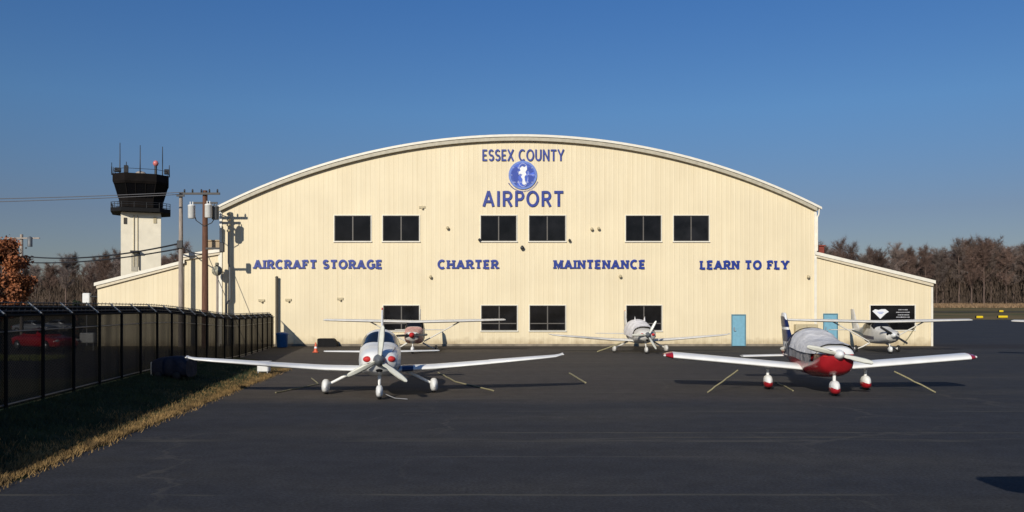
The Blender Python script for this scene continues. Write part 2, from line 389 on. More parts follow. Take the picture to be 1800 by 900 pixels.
# ------------------------------------------------------------------ hangar
WY=55.6; K=F/WY
def X(px): return (px-900)/F*WY
def Z(py): return CAMH-(py-HOR)/F*WY
CX=.42; RR=43.4; ZA=13.55
def arc(x): return ZA-(RR-math.sqrt(RR*RR-(x-CX)**2))
XL,XR=X(388),X(1434)
hang=empty('hangar',(CX,WY,0),'large cream arched-roof aircraft hangar with ribbed metal walls','hangar')
hang_off=Vector((CX,WY,0))
def hb(mb,name,m,parent=None): # build in world coords, then re-origin to hangar
    mb.v=[(a_-CX,b_-WY,c_) for a_,b_,c_ in mb.v]; return mb.build(name,m,parent or hang)
def hb2(mb,name,m,parent): return hb(mb,name,m,parent)
wins=[]
for a_,b_ in ((588,652),(673,737),(845,908),(930,994),(1100,1162),(1184,1246)): wins.append((X(a_),X(b_),Z(424),Z(379),0))
for a_,b_ in ((674,737),(846,909),(931,994),(1101,1163)): wins.append((X(a_),X(b_),Z(581),Z(537),1))
doors=[(X(1285.5),X(1311),0.0,Z(552.5))]
def ribwall(mb,x0,x1,y,top,holes,pitch=.305,rib=.0065,z0=0.0):
    pts=[]
    k=0; x=x0
    while x<x1:
        pts += [(x,0),(x+pitch*.70,0),(x+pitch*.78,-rib),(x+pitch*.92,-rib)]
        x+=pitch
    pts=[q for q in pts if q[0]<x1]+[(x1,0)]
    def dep(xx):
        for i in range(len(pts)-1):
            if pts[i][0]<=xx<=pts[i+1][0]:
                t_=(xx-pts[i][0])/max(1e-6,pts[i+1][0]-pts[i][0]); return pts[i][1]*(1-t_)+pts[i+1][1]*t_
        return 0
    for h in holes:
        for e in (h[0],h[1]): 
            if x0<e<x1: pts.append((e,dep(e)))
    pts.sort()
    for i in range(len(pts)-1):
        (xa,da),(xb,db)=pts[i],pts[i+1]
        if xb-xa<1e-5: continue
        xm=(xa+xb)/2; cuts=sorted((h[2],h[3]) for h in holes if h[0]<xm<h[1])
        z=z0; spans=[]
        for c0,c1 in cuts: spans.append((z,c0)); z=c1
        spans.append((z,None))
        for s0,s1 in spans:
            if s1 is not None and s1-s0<.01: continue
            ta=top(xa) if s1 is None else s1; tb=top(xb) if s1 is None else s1
            mb.add([(xa,y+da,s0),(xb,y+db,s0),(xb,y+db,tb),(xa,y+da,ta)],[(0,1,2,3)])
w=MB()
ribwall(w,XL,XR,WY,arc,wins+doors)
hb(w,'front_wall','siding')
w=MB(); w.b6(XL,XL+.2,WY+.05,WY+42,0,arc(XL)-.02); w.b6(XR-.2,XR,WY+.05,WY+42,0,arc(XR)-.02)
NB=40; 
bk=[(XL+(XR-XL)*i/NB) for i in range(NB+1)]
w.add([(x,WY+42,0) for x in bk]+[(x,WY+42,arc(x)) for x in bk],[(i,i+1,i+NB+2,i+NB+1) for i in range(NB)])
hb(w,'side_wall','siding')
# roof shell + fascia
def arcband(mb,y0,y1,t0,t1,ext=.25,n=64):
    xs_=[XL-ext+(XR-XL+2*ext)*i/n for i in range(n+1)]
    r=[]
    for x in xs_:
        r.append([(x,y0,arc(x)+t0),(x,y1,arc(x)+t0),(x,y1,arc(x)+t1),(x,y0,arc(x)+t1)])
    mb.rings(r,False,True)
w=MB(); arcband(w,WY-.22,WY+42.2,.06,.17,.28); hb(w,'roof',mat('white_roof_membrane',(.78,.77,.72),.5,var=.05))
w=MB(); arcband(w,WY-.30,WY-.224,.05,.20,.30); hb(w,'fascia','trim')
w=MB(); arcband(w,WY-.26,WY-.03,-.20,.015,.02); hb(w,'eave_trim','eaveshade')  # dark band standing in for the shadow line under the fascia
# corner trims and downpipes
for a_ in (XL-.06,XR-.12): w=MB(); w.b6(a_,a_+.16,WY-.07,WY-.03,0,arc(a_+.08 if a_>0 else XL)-.25); hb(w,'corner_trim','trim')
w=MB(); w.tube([(XR+.16,WY-.18,arc(XR)-.05),(XR+.16,WY-.12,arc(XR)-.4),(XR+.06,WY-.12,arc(XR)-.6),(XR+.06,WY-.12,6.2)],.05); hb(w,'downpipe','trim')
w=MB(); w.b6(XL,X(1284.5),WY-.16,WY-.022,0,.14); w.b6(X(1312),XR,WY-.16,WY-.022,0,.14); hb(w,'footing','concrete')
# windows
def window(x0,x1,z0,z1,low,y=WY,parent=hang,build=hb):
    f=MB(); d=.05
    f.b6(x0-.05,x1+.05,y-.045,y+.0,z1,z1+.05); f.b6(x0-.07,x1+.07,y-.09,y+.0,z0-.07,z0)
    f.b6(x0-.05,x0,y-.045,y+.0,z0,z1); f.b6(x1,x1+.05,y-.045,y+.0,z0,z1)
    wo=build(f,'window','trim',parent)
    fr=MB(); ys_,ye=y+.02,y+.09
    fr.b6(x0,x1,ys_,ye,z0,z0+d); fr.b6(x0,x1,ys_,ye,z1-d,z1); fr.b6(x0,x0+d,ys_,ye,z0+d,z1-d); fr.b6(x1-d,x1,ys_,ye,z0+d,z1-d)
    build(fr,'window_frame','frame',wo)
    xm=(x0+x1)/2; mu=MB(); mu.b6(xm-.035,xm+.035,ys_+.004,ye-.004,z0+d,z1-d)
    if low:
        zt=z0+.46; mu.b6(x0+d,xm-.035,ys_+.006,ye-.006,zt-.03,zt+.03); mu.b6(xm+.035,x1-d,ys_+.006,ye-.006,zt-.03,zt+.03)
    build(mu,'mullion',mat_mull,wo)
    pa=MB(); pa.b6(x0+.01,x1-.01,y+.055,y+.075,z0+.01,z1-.01); build(pa,'pane','winglass',wo)
mat_mull=mat('grey_brown_mullion',(.10,.09,.08),.5,var=.1)
for q in wins: window(*q)
def door(x0,x1,z1,y=WY,parent=hang,build=hb,window_=False):
    f=MB(); f.b6(x0,x0+.06,y-.04,y+.1,0,z1); f.b6(x1-.06,x1,y-.04,y+.1,0,z1); f.b6(x0+.06,x1-.06,y-.04,y+.1,z1-.06,z1)
    fo=build(f,'door_frame',mat('blue_frame_paint',(.09,.20,.26),.5,var=.1),parent)
    d=MB(); d.b6(x0+.065,x1-.065,y+.0,y+.05,.02,z1-.065); do=build(d,'door','bluedoor',parent)
    h=MB(); h.tube([(x0+.18,y-.0,1.0),(x0+.18,y-.07,1.0),(x0+.30,y-.07,1.0)],.018); h.box((x0+.18,y-.006,1.12),(.06,.012,.22)); build(h,'handle','metal',do)
    if window_:
        p_=MB(); p_.b6(x0+.2,x1-.2,y-.012,y-.002,1.25,1.85); build(p_,'door_pane','glassd',do)
for q in doors: door(q[0],q[1],q[3])
# wall lamps / vents
def lampw(px,py,m,r,parent=hang):
    b=MB(); b.lathe([(.03,-.02),(r*.5,-.05),(r,-.12),(r,-.20),(r*.7,-.26),(.02,-.27)],(X(px),WY,Z(py)),'Y',14); b.box((X(px),WY-.03,Z(py)+r*.8),(r*.9,.04,r*.9)); return hb(b,'wall_light',m)
for px,py in ((918,436),(843,422),(1001,423)): lampw(px,py,'dkmetal',.13 if px==918 else .09)
for px,py in ((787,401),(1040,403),(1052,402),(757,487),(1090,486),(1420,487)): lampw(px,py,'beige',.10)
for px,py in ((507,527),(598,525),(460,528),(742,364)):
    b=MB(); b.b6(X(px)-.2,X(px)+.2,WY-.07,WY-.021,Z(py)-.07,Z(py)+.07); b.lathe([(.05,-.05),(.07,-.12),(.02,-.14)],(X(px)+.03,WY,Z(py)-.1),'Y',10); hb(b,'wall_vent','beige')
# annexes
def annex(name,label,x0,x1,z0,z1,holes,y=WY,depth=30,org=None):
    e=empty(name,((x0+x1)/2,y,0),label,'building'); ox=(x0+x1)/2
    def bb(mb,n_,m_,par=None):
        mb.v=[(a_-ox,b_-y,c_) for a_,b_,c_ in mb.v]; return mb.build(n_,m_,par or e)
    top=lambda x: z0+(z1-z0)*(x-x0)/(x1-x0)
    w=MB(); ribwall(w,x0,x1,y,top,holes); bb(w,'front_wall','siding')
    w=MB(); w.b6(x0,x0+.15,y+.03,y+depth,0,top(x0)-.03); w.b6(x1-.15,x1,y+.03,y+depth,0,top(x1)-.03); bb(w,'side_wall','siding')
    w=MB(); w.prism([(x0-.12,top(x0)+.03),(x1+.12,top(x1)+.03),(x1+.12,top(x1)+.15),(x0-.12,top(x0)+.15)],y-.15,y+depth); bb(w,'roof','dkmetal')
    w=MB(); w.prism([(x0-.14,top(x0)-.03),(x1+.14,top(x1)-.03),(x1+.14,top(x1)+.18),(x0-.14,top(x0)+.18)],y-.20,y-.153); bb(w,'fascia','trim')
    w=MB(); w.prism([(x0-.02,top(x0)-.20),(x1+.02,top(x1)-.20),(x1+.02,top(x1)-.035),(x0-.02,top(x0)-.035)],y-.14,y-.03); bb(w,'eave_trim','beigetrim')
    w=MB(); w.b6(x1-.1,x1+.03,y-.07,y-.03,0,top(x1)-.25) ; bb(w,'corner_trim','trim')
    return e,bb
AX0,AX1=XR+.05,X(1639)
sx0,sx1,sz0,sz1=X(1530),X(1608),Z(580),Z(537)
ra,rb=annex('hangar_annex','low cream lean-to building with blue door and black shop window, right of the hangar',AX0,AX1,Z(447),Z(498),[(sx0,sx1,sz0,sz1),(X(1447),X(1473),0,Z(551))],y=WY+.03)
door(X(1447),X(1473),Z(551),y=WY+.03,parent=ra,build=lambda mb,n,m,par: rb(mb,n,m,par))
f=MB(); yy_=WY+.03
f.b6(sx0-.06,sx1+.06,yy_-.05,yy_,sz1,sz1+.06); f.b6(sx0-.06,sx1+.06,yy_-.05,yy_,sz0-.06,sz0); f.b6(sx0-.06,sx0,yy_-.05,yy_,sz0,sz1); f.b6(sx1,sx1+.06,yy_-.05,yy_,sz0,sz1)
swin=rb(f,'window','trim')
pa=MB(); pa.b6(sx0+.005,sx1-.005,yy_+.04,yy_+.06,sz0+.005,sz1-.005); rb(pa,'pane','winglass',swin)
# emblem and small unreadable lettering on the shop window
sg=empty('window_sign',(X(1570),yy_+.03,Z(556)),'white gem-shaped emblem and small lettering on the black shop window','sign')
def sgb(mb,n_,m_):
    o_=(X(1570),yy_+.03,Z(556)); mb.v=[(a_-o_[0],b_-o_[1],c_-o_[2]) for a_,b_,c_ in mb.v]; return mb.build(n_,m_,sg)
def zz(px,py): return (X(px),Z(py))
e=MB(); e.prism([zz(1534,547),zz(1539,543.5),zz(1545,545),zz(1550,543.5),zz(1557,543.5),zz(1563,548),zz(1558,551),zz(1548,560.5),zz(1539,551.5)],yy_+.022,yy_+.03); sgb(e,'emblem','emwhite')
e=MB(); 
e.b6(X(1543),X(1554),yy_+.014,yy_+.02,Z(549.2),Z(548.2)); e.b6(X(1545),X(1552),yy_+.014,yy_+.02,Z(551.5),Z(550.6)); sgb(e,'emblem_mark','emlight')
for j,(xa,xb,py) in enumerate(((1580,1596,544.5),(1576,1600,549),(1579,1599,553.5),(1576,1600,557.5))):
    x=xa; e=MB(); e.b6(X(xa),X(xb),yy_+.031,yy_+.034,Z(py+.25),Z(py-.25))
    while x<xb:
        wd=rnd.uniform(.8,1.7)
        hgt=rnd.uniform(1.0,2.1)
        e.b6(X(x),X(min(x+wd,xb)),yy_+.024,yy_+.03,Z(py+hgt/2),Z(py-hgt/2)); x+=wd+rnd.uniform(.5,.9)
    sgb(e,'text_line','letteringwhite')
# left annex in two steps
la,lb=annex('hangar_annex','low cream lean-to building with sloping white roof edge, left of the hangar below the tower',X(171),X(322),Z(502),Z(462),[],y=WY+.03)
lb2,_=annex('hangar_annex','narrow taller cream lean-to between the left annex and the hangar, behind the poles',X(322)+.05,XL-.05,Z(452),Z(442),[],y=WY+.05,depth=20)

# rooftop things
o=MB(); o.box((0,0,.55),(1.2,1.0,1.1),bev=.04); o.box((0,0,1.16),(1.3,1.1,.08))
ru=o.build('rooftop_unit','brick',loc=(X(1460),WY+3.2,Z(447)+.05-.45)); tag(ru,'dark red box unit on the right annex roof beside the hangar wall','roof unit')
o=MB(); o.box((0,0,.5),(1.5,1.2,1.0),bev=.05); o.box((0,0,1.04),(1.6,1.3,.08))
ru=o.build('rooftop_unit',mat('tan_unit_paint',(.36,.27,.17),.7,var=.1),loc=(X(364),WY+2.5,Z(440)-.25)); tag(ru,'tan box unit on the left annex roof behind the brown pole','roof unit')
# beige cabinet
c=MB(); c.box((0,0,.72),(1.42,.45,1.44),bev=.03); cab=c.build('electrical_cabinet','beige',loc=(X(1412.5),WY-.42,0)); tag(cab,'beige metal cabinet against the hangar wall between the two blue doors','cabinet')
c=MB(); c.b6(-.008,.008,-.232,-.226,.1,1.36); c.build('door_seam','dkmetal',cab)
c=MB(); c.box((.09,-.25,.8),(.03,.05,.16)); c.build('handle','metal',cab)

# ------------------------------------------------------------------ lettering
def arcp(cx,cy,rx,ry,a0,a1,n=10): return [(cx+rx*math.cos(R(a0+(a1-a0)*i/n)),cy+ry*math.sin(R(a0+(a1-a0)*i/n))) for i in range(n+1)]
FONT={ # width, strokes, serif points (x,y)
'A':(.80,[[(.05,0),(.40,1)],[(.75,0),(.40,1)],[(.2,.32),(.6,.32)]],[(.05,0),(.75,0)]),
'I':(.16,[[(.08,0),(.08,1)]],[(.08,0),(.08,1)]),
'R':(.66,[[(.08,0),(.08,1)],[(.08,.93)]+arcp(.36,.70,.23,.23,90,-90)+[(.08,.47)],[(.34,.47),(.62,0)]],[(.08,0),(.08,1),(.62,0)]),
'C':(.74,[arcp(.42,.5,.36,.46,50,310,14)],[]),
'F':(.56,[[(.08,0),(.08,1)],[(.08,.93),(.54,.93)],[(.08,.5),(.44,.5)]],[(.08,0),(.54,.86),(.08,1)]),
'T':(.66,[[(.33,0),(.33,.93)],[(.0,.93),(.66,.93)]],[(.33,0)]),
'S':(.58,[arcp(.30,.715,.23,.23,30,270,9)+arcp(.30,.275,.24,.22,90,-150,9)],[]),
'O':(.84,[arcp(.42,.5,.37,.45,0,360,20)],[]),
'G':(.78,[arcp(.42,.5,.36,.46,50,325,14),[(.50,.46),(.75,.46),(.75,.12)]],[]),
'E':(.56,[[(.08,0),(.08,1)],[(.08,.93),(.54,.93)],[(.08,.5),(.46,.5)],[(.08,.07),(.54,.07)]],[(.08,1),(.08,0)]),
'H':(.74,[[(.08,0),(.08,1)],[(.66,0),(.66,1)],[(.08,.5),(.66,.5)]],[(.08,0),(.08,1),(.66,0),(.66,1)]),
'M':(.90,[[(.08,0),(.08,1)],[(.82,0),(.82,1)],[(.08,.97),(.45,.2),(.82,.97)]],[(.08,0),(.82,0),(.08,1),(.82,1)]),
'N':(.74,[[(.08,0),(.08,1)],[(.66,0),(.66,1)],[(.08,.97),(.66,.03)]],[(.08,0),(.08,1),(.66,1)]),
'L':(.54,[[(.08,0),(.08,1)],[(.08,.07),(.52,.07)]],[(.08,1),(.08,0)]),
'Y':(.70,[[(.35,0),(.35,.46)],[(.03,1),(.35,.44),(.67,1)]],[(.35,0),(.05,1),(.65,1)]),
'P':(.60,[[(.08,0),(.08,1)],[(.08,.93)]+arcp(.32,.69,.24,.24,90,-90)+[(.08,.45)]],[(.08,0),(.08,1)]),
'U':(.72,[[(.08,1),(.08,.36)]+arcp(.36,.36,.28,.30,180,360,10)+[(.64,1)]],[(.08,1),(.64,1)]),
'X':(.66,[[(.03,0),(.63,1)],[(.03,1),(.63,0)]],[(.03,0),(.63,0),(.03,1),(.63,1)]),
}
def stroke(mb,pts,w,y0,y1):
    n=len(pts); L_=[];Rr=[]
    closed=(abs(pts[0][0]-pts[-1][0])<1e-6 and abs(pts[0][1]-pts[-1][1])<1e-6)
    for i,p in enumerate(pts):
        a_=pts[i-1] if i>0 else (pts[-2] if closed else p); b_=pts[i+1] if i<n-1 else (pts[1] if closed else p)
        d1=Vector((p[0]-a_[0],p[1]-a_[1])); d2=Vector((b_[0]-p[0],b_[1]-p[1]))
        if d1.length<1e-9: d1=d2
        if d2.length<1e-9: d2=d1
        d1.normalize(); d2.normalize(); m_=(d1+d2)
        if m_.length<1e-6: m_=d1
        m_.normalize(); nn=Vector((-m_.y,m_.x)); sc=1/max(.45,abs(nn.dot(Vector((-d1.y,d1.x)))))
        L_.append((p[0]+nn.x*w/2*sc,p[1]+nn.y*w/2*sc)); Rr.append((p[0]-nn.x*w/2*sc,p[1]-nn.y*w/2*sc))
    rings=[[(l[0],y0,l[1]),(l[0],y1,l[1]),(r[0],y1,r[1]),(r[0],y0,r[1])] for l,r in zip(L_,Rr)]
    mb.rings(rings,False,not closed)
def lettering(name,text,px0,px1,py0,py1,label,wt,serif,gap=.20,space=.5):
    x0,x1,z0,z1=X(px0),X(px1),Z(py1),Z(py0); H=z1-z0
    tot=sum((FONT[c][0]+gap) if c!=' ' else space for c in text)-gap
    sx=(x1-x0)/tot
    e=empty(name,((x0+x1)/2,WY-.05,z0),label,'sign',group='blue letter signs on the hangar front')
    x=x0
    for c in text:
        if c==' ': x+=space*sx; continue
        wd,sts,ser=FONT[c]; mb=MB(); k=0
        for st in sts:
            stroke(mb,[(p[0]*sx,p[1]*H) for p in st],wt*H,-.025-.003*k,.02); k+=1
        if serif:
            for (a_,b_) in ser:
                zc=b_*H+(-.5 if b_>.5 else .5)*.16*H if b_ in (0,1) else b_*H
                if b_ in (0,1): mb.b6(a_*sx-.19*sx,a_*sx+.19*sx,-.025-.003*k,.02,zc-.08*H,zc+.08*H)
                else: mb.b6(a_*sx-.07*sx,a_*sx+.05*sx,-.025-.003*k,.02,.68*H,.96*H)
                k+=1
        mb.build('letter','letter',e,loc=(x-(x0+x1)/2,0,0)); x+=(wd+gap)*sx
lettering('wall_lettering','ESSEX COUNTY',848,991,263,283,'thin blue letters ESSEX COUNTY above the round emblem on the hangar',.145,False,gap=.17,space=.45)
lettering('wall_lettering','AIRPORT',849,990,336,363,'tall blue letters AIRPORT below the round emblem on the hangar',.17,False,gap=.24)
lettering('wall_lettering','AIRCRAFT STORAGE',447,671,457.5,472,'small blue serif letters AIRCRAFT STORAGE on the hangar wall',.27,True,gap=.26)
lettering('wall_lettering','CHARTER',770,875,457.5,472,'small blue serif letters CHARTER on the hangar wall',.27,True,gap=.26)
lettering('wall_lettering','MAINTENANCE',974,1133,457.5,472,'small blue serif letters MAINTENANCE on the hangar wall',.27,True,gap=.26)
lettering('wall_lettering','LEARN TO FLY',1231,1385,458.5,473,'small blue serif letters LEARN TO FLY on the hangar wall',.27,True,gap=.26)
# round emblem
er=25/K
em=empty('round_emblem',(X(919),WY-.03,Z(308)),'round blue globe emblem with a white county outline on the hangar','emblem')
def disc(mb,r,y0,y1,n=40): mb.prism([(r*math.cos(2*math.pi*i/n),r*math.sin(2*math.pi*i/n)) for i in range(n)],y0,y1)
b=MB(); disc(b,er,-.05,.01); b.build('disc','emlight',em)
b=MB(); disc(b,er*.86,-.058,-.051); b.build('globe',mat('emblem_globe_blue',(.04,.09,.44),.4,var=.5,scale=2.5),em)
b=MB()
for pl in ([(-.80,.12),(-.70,.45),(-.45,.60),(-.30,.42),(-.38,.2),(-.22,.05),(-.35,-.1),(-.30,-.35),(-.45,-.55),(-.62,-.4),(-.70,-.1)],[(.30,.55),(.55,.55),(.75,.25),(.55,.12),(.42,.28),(.28,.3)],[(.35,0),(.62,.0),(.78,-.2),(.60,-.5),(.42,-.55),(.38,-.25)]):
    b.prism([(x*er,z*er) for x,z in pl],-.066,-.059)
b.build('land','emblue',em)
b=MB(); b.prism([(x*er,z*er) for x,z in [(-.05,.62),(.12,.55),(.26,.66),(.30,.40),(.18,.20),(.25,.05),(.12,-.12),(.16,-.42),(.24,-.62),(.08,-.70),(-.04,-.62),(-.02,-.30),(-.14,-.12),(-.02,.02),(-.20,.10),(-.28,.0),(-.30,.22),(-.16,.30),(-.22,.46)]],-.074,-.067); b.build('county_outline','emwhite',em)
b=MB()
for t_ in (-.5,0,.5):
    h_=math.sqrt(1-t_*t_)*.84
    b.b6(-h_*er,h_*er,-.0625,-.0585,(t_-.015)*er,(t_+.015)*er)
for t_ in (-.45,.45):
    stroke(b,[(t_*er*.84*math.sqrt(max(0,1-q_*q_))*1.0,q_*er*.84) for q_ in [i/8 for i in range(-8,9)]],.03*er,-.0622,-.0588)
b.build('grid_line',mat('emblem_pale_line',(.45,.5,.7),.5),em)
b=MB()
for i in range(26):
    a_=math.radians(-150+i*5); stroke(b,[(er*1.10*math.cos(a_)*1.0,er*1.10*math.sin(a_)),(er*1.17*math.cos(a_),er*1.17*math.sin(a_))],.05*er,-.02,.01)
b.build('rim_ticks','emblue',em)
# ------------------------------------------------------------------ control tower
TY=104.; tk=F/TY
tw=empty('control_tower',(P(248.5,541,TY).x,TY,0),'airport control tower with black glass cab on a square cream shaft','control tower',rz=R(22))
def th(py): return CAMH-(py-HOR)/tk
b=MB(); b.b6(-2.18,2.22,-2.2,2.2,0,th(377)); b.build('shaft','cream',tw)
b=MB(); 
b.tube([(-.75,-2.26,th(382)),(-.75,-2.26,th(470))],.05); b.tube([(-.35,-2.26,th(382)),(-.35,-2.26,th(470))],.04)
b.build('pipe','beige',tw)
for px,py in ((224,392),(271,389)):
    b=MB(); b.box(((px-248.5)/tk,-2.22,th(py)),(.35,.1,.75)); b.build('window',M['beige'] if px>250 else M['frame'],tw)
b=MB(); b.b6(-1.15,-.1,-2.8,-2.202,th(446),th(443)); b.b6(-.22,-.10,-2.32,-2.202,th(476),th(446)); b.build('canopy','frame',tw)
b=MB(); b.b6(-1.05,-.35,-2.25,-2.203,th(478),th(449)); b.build('door',mat('grey_tower_door',(.42,.38,.30),.6,var=.1),tw)
def octo(h,ch): c_=h-ch; return [(-c_,-h),(c_,-h),(h,-c_),(h,c_),(c_,h),(-c_,h),(-h,c_),(-h,-c_)]
def octring(mb,lst,smooth=False):
    mb.rings([[ (x,y,z) for x,y in octo(h,ch)] for h,ch,z in lst],smooth,True)
b=MB(); octring(b,[(3.3,1.2,th(376.5)),(3.3,1.2,th(370))]); b.build('gallery','black',tw)
b=MB(); 
for zt in (th(364),th(360.5)):
    ring=octo(3.25,1.2); b.tube([(x,y,zt) for x,y in ring]+[(ring[0][0],ring[0][1],zt)],.035,6)
ring=octo(3.25,1.2)
for i in range(8):
    for t_ in (0,.33,.66):
        x=ring[i][0]*(1-t_)+ring[(i+1)%8][0]*t_; y=ring[i][1]*(1-t_)+ring[(i+1)%8][1]*t_; b.tube([(x,y,th(371)),(x,y,th(360.5))],.035,6)
b.build('gallery_railing','dkmetal',tw)
b=MB(); octring(b,[(2.38,1.0,th(370)),(2.38,1.0,th(362)),(2.46,1.04,th(352))]); b.build('cab_base','towerblack',tw)
b=MB(); octring(b,[(2.44,1.04,th(352)+.003),(2.90,1.26,th(328))]); b.build('cab_glass','towerglass',tw)
b=MB(); octring(b,[(2.98,1.28,th(328)+.003),(3.10,1.36,th(324)),(3.10,1.36,th(311))]); b.build('cab_roof','towerblack',tw)
b=MB()
lo=octo(2.46,1.05); hi=octo(2.92,1.27)
for i in range(8):
    for t_ in ((0,) if i%2 else (0,.33,.67)):
        A=Vector((*[lo[i][k]*(1-t_)+lo[(i+1)%8][k]*t_ for k in(0,1)],th(352))); B=Vector((*[hi[i][k]*(1-t_)+hi[(i+1)%8][k]*t_ for k in(0,1)],th(328))); b=MB(); b.tube([A,B],.055,6); b.build('cab_mullion','towerblack',tw)
b=MB(); b.tube([(x,y,th(303)) for x,y in octo(3.0,1.3)]+[(*octo(3.0,1.3)[0],th(303))],.03,6)
for x,y in octo(3.0,1.3): b.tube([(x,y,th(311)),(x,y,th(300))],.035,6)
b.build('roof_railing','dkmetal',tw)
for px,py in ((215,256),(247,258),(283,258),(202,291),(294,290),(225,288)):
    b=MB(); b.tube([((px-248.5)/tk,rnd.uniform(-2,0),th(311)),((px-248.5)/tk,-1,th((py+308)/2)),((px-248.5)/tk,-1,th(py))],[.08,.06,.045],6); b.build('antenna','dkmetal',tw)
b=MB(); b.box(((225-248.5)/tk,-1.5,th(302)),(.5,.5,.9),bev=.05); b.box(((290-248.5)/tk,-1.5,th(303)),(.6,.5,.6),bev=.05); b.box(((212-248.5)/tk,-1.5,th(304)),(.7,.5,.5),bev=.05); b.build('roof_equipment','dkmetal',tw)
b=MB(); b.lathe([(.7,0),(.66,.25),(.45,.45),(.1,.55)],((248-248.5)/tk,-1,th(311)),'Z',14); b.build('roof_dome','greywood',tw)
b=MB(); b.tube([((272-248.5)/tk,-1,th(311)),((272-248.5)/tk,-1,th(292))],.15); bo=b.build('beacon_mast','dkmetal',tw)
b=MB(); b.lathe([(.02,-.36),(.24,-.26),(.34,0),(.24,.26),(.02,.36)],((272-248.5)/tk,-1,th(288)),'Z',14); b.build('beacon','beacon',bo)
# ------------------------------------------------------------------ utility poles and wires
def pole_top(name,label,px,pyt,Y,r,m):
    b=MB(); p=P(px,pyt,Y); b.tube([(0,0,0),(0,0,p.z*.5),(0,0,p.z)],[r*1.25,r*1.1,r*.85],10); o=b.build(name,m,loc=(p.x,Y,0)); return tag(o,label,'utility pole'),p
pa_,pA=pole_top('utility_pole','plain grey weathered utility pole in front of the left annex',318,338,54.6,.13,'greywood')
b=MB(); b.box((.05,-.2,pA.z-.25),(.5,.08,.1)); b.tube([(0,-.2,pA.z-.2),(0,-.2,pA.z-.02)],.04); b.build('bracket','dkmetal',pa_)
b=MB(); b.box((0,-.18,P(318,430,54.6).z),(.36,.1,.5),bev=.03); b.build('cable_clamp','dkmetal',pa_)
pb_,pB=pole_top('utility_pole','reddish brown wooden utility pole with transformer cans and crossarm',360.5,335,53.3,.17,'wood')
kb=F/53.3
b=MB(); b.box((-.15,-.22,pB.z-.22),(2.3,.11,.13)); b.box((-.1,.2,pB.z-.75),(1.6,.1,.12)); b.build('crossarm','dkmetal',pb_)
for xx in (-1.2,-.7,-.15,.35,.85):
    b=MB(); b.lathe([(.02,0),(.06,.02),(.04,.07),(.07,.10),(.04,.15),(.05,.2),(.01,.22)],(xx,-.22,pB.z-.155),'Z',10); b.build('insulator','dkmetal',pb_)
def can(x,zc,m,yy=-.3):
    b=MB(); b.lathe([(.18,-.42),(.22,-.38),(.22,.34),(.24,.36),(.2,.42),(.05,.46)],(x,yy,zc),'Z',16); b.tube([(x-.08,yy,zc+.42),(x-.08,yy,zc+.62)],.035); b.tube([(x+.08,yy,zc+.42),(x+.08,yy,zc+.62)],.035); b.build('transformer',m,pb_)
can((340-360.5)/kb,P(0,373,53.3).z,'can'); can((367.5-360.5)/kb+.1,P(0,372,53.3).z,'can',-.38); can((378-360.5)/kb,P(0,374,53.3).z,'cangrey',.05)
b=MB(); b.tube([(-.75,-.2,P(0,362,53.3).z),(-.5,-.15,P(0,388,53.3).z),(0,-.15,P(0,398,53.3).z),(.45,-.1,P(0,392,53.3).z),(.6,.0,P(0,384,53.3).z)],.03,6); b.build('cable_loop','cable',pb_)
b=MB(); b.box((.5,-.1,P(0,437,53.3).z),(1.1,.1,.12)); b.box((1.1,-.12,P(0,435,53.3).z),(.28,.22,.6),bev=.03); b.build('side_arm','dkmetal',pb_)
def wire(name,label,A,B,sag,r,m='cable',cat='power line',grp=None):
    b=MB(); A=Vector(A);B=Vector(B); pts=[]
    for i in range(17):
        t_=i/16; p=A.lerp(B,t_); p.z-=sag*4*t_*(1-t_); pts.append(p-A)
    b.tube(pts,r,5); o=b.build(name,m,loc=A); return tag(o,label,cat,grp)
wire('power_line','upper thin wire of the high pair running left from the brown pole',P(322,338,53.1),P(-320,352,53),.15,.024,'cablegrey')
wire('power_line','lower thin wire of the high pair running left from the brown pole',P(330,341,53.3),P(-320,359,52),.15,.024,'cablegrey')
wire('power_line','short wire between the tops of the grey and brown poles',P(318,340,54.4),P(352,339,53.1),.05,.03)
wire('power_line','thick upper black cable sagging left from the grey pole below the tower cab',P(315,428,54.5),P(38,450,75),.5,.055)
wire('power_line','lower black cable sagging left from the grey pole below the tower cab',P(315,437,54.5),P(38,461,75),.35,.05)
wire('power_line','black cable from the grey pole down to the brown pole',P(320,432,54.5),P(360,446,53.2),.2,.04)
wire('guy_wire','thin diagonal stay wire from the brown pole towards the fence',P(366,450,53.2),(X(474)-.9,53.4,.3),.0,.022,'cablegrey',cat='stay wire')
# far-left pole
b=MB(); q=P(38,412,75); b.tube([(0,0,0),(0,0,q.z)],[.16,.13],8); o=b.build('utility_pole','greywood',loc=(q.x,75,0)); tag(o,'distant utility pole rising behind the rust-coloured tree','utility pole')
b=MB(); b.box((.2,-.2,q.z-.35),(3.0,.1,.12)); b.build('crossarm','greywood',o)
b=MB(); b.lathe([(.2,-.4),(.2,.4),(.05,.5)],(.9,-.3,q.z-.1-.6),'Z',12); b.build('transformer','cangrey',o)
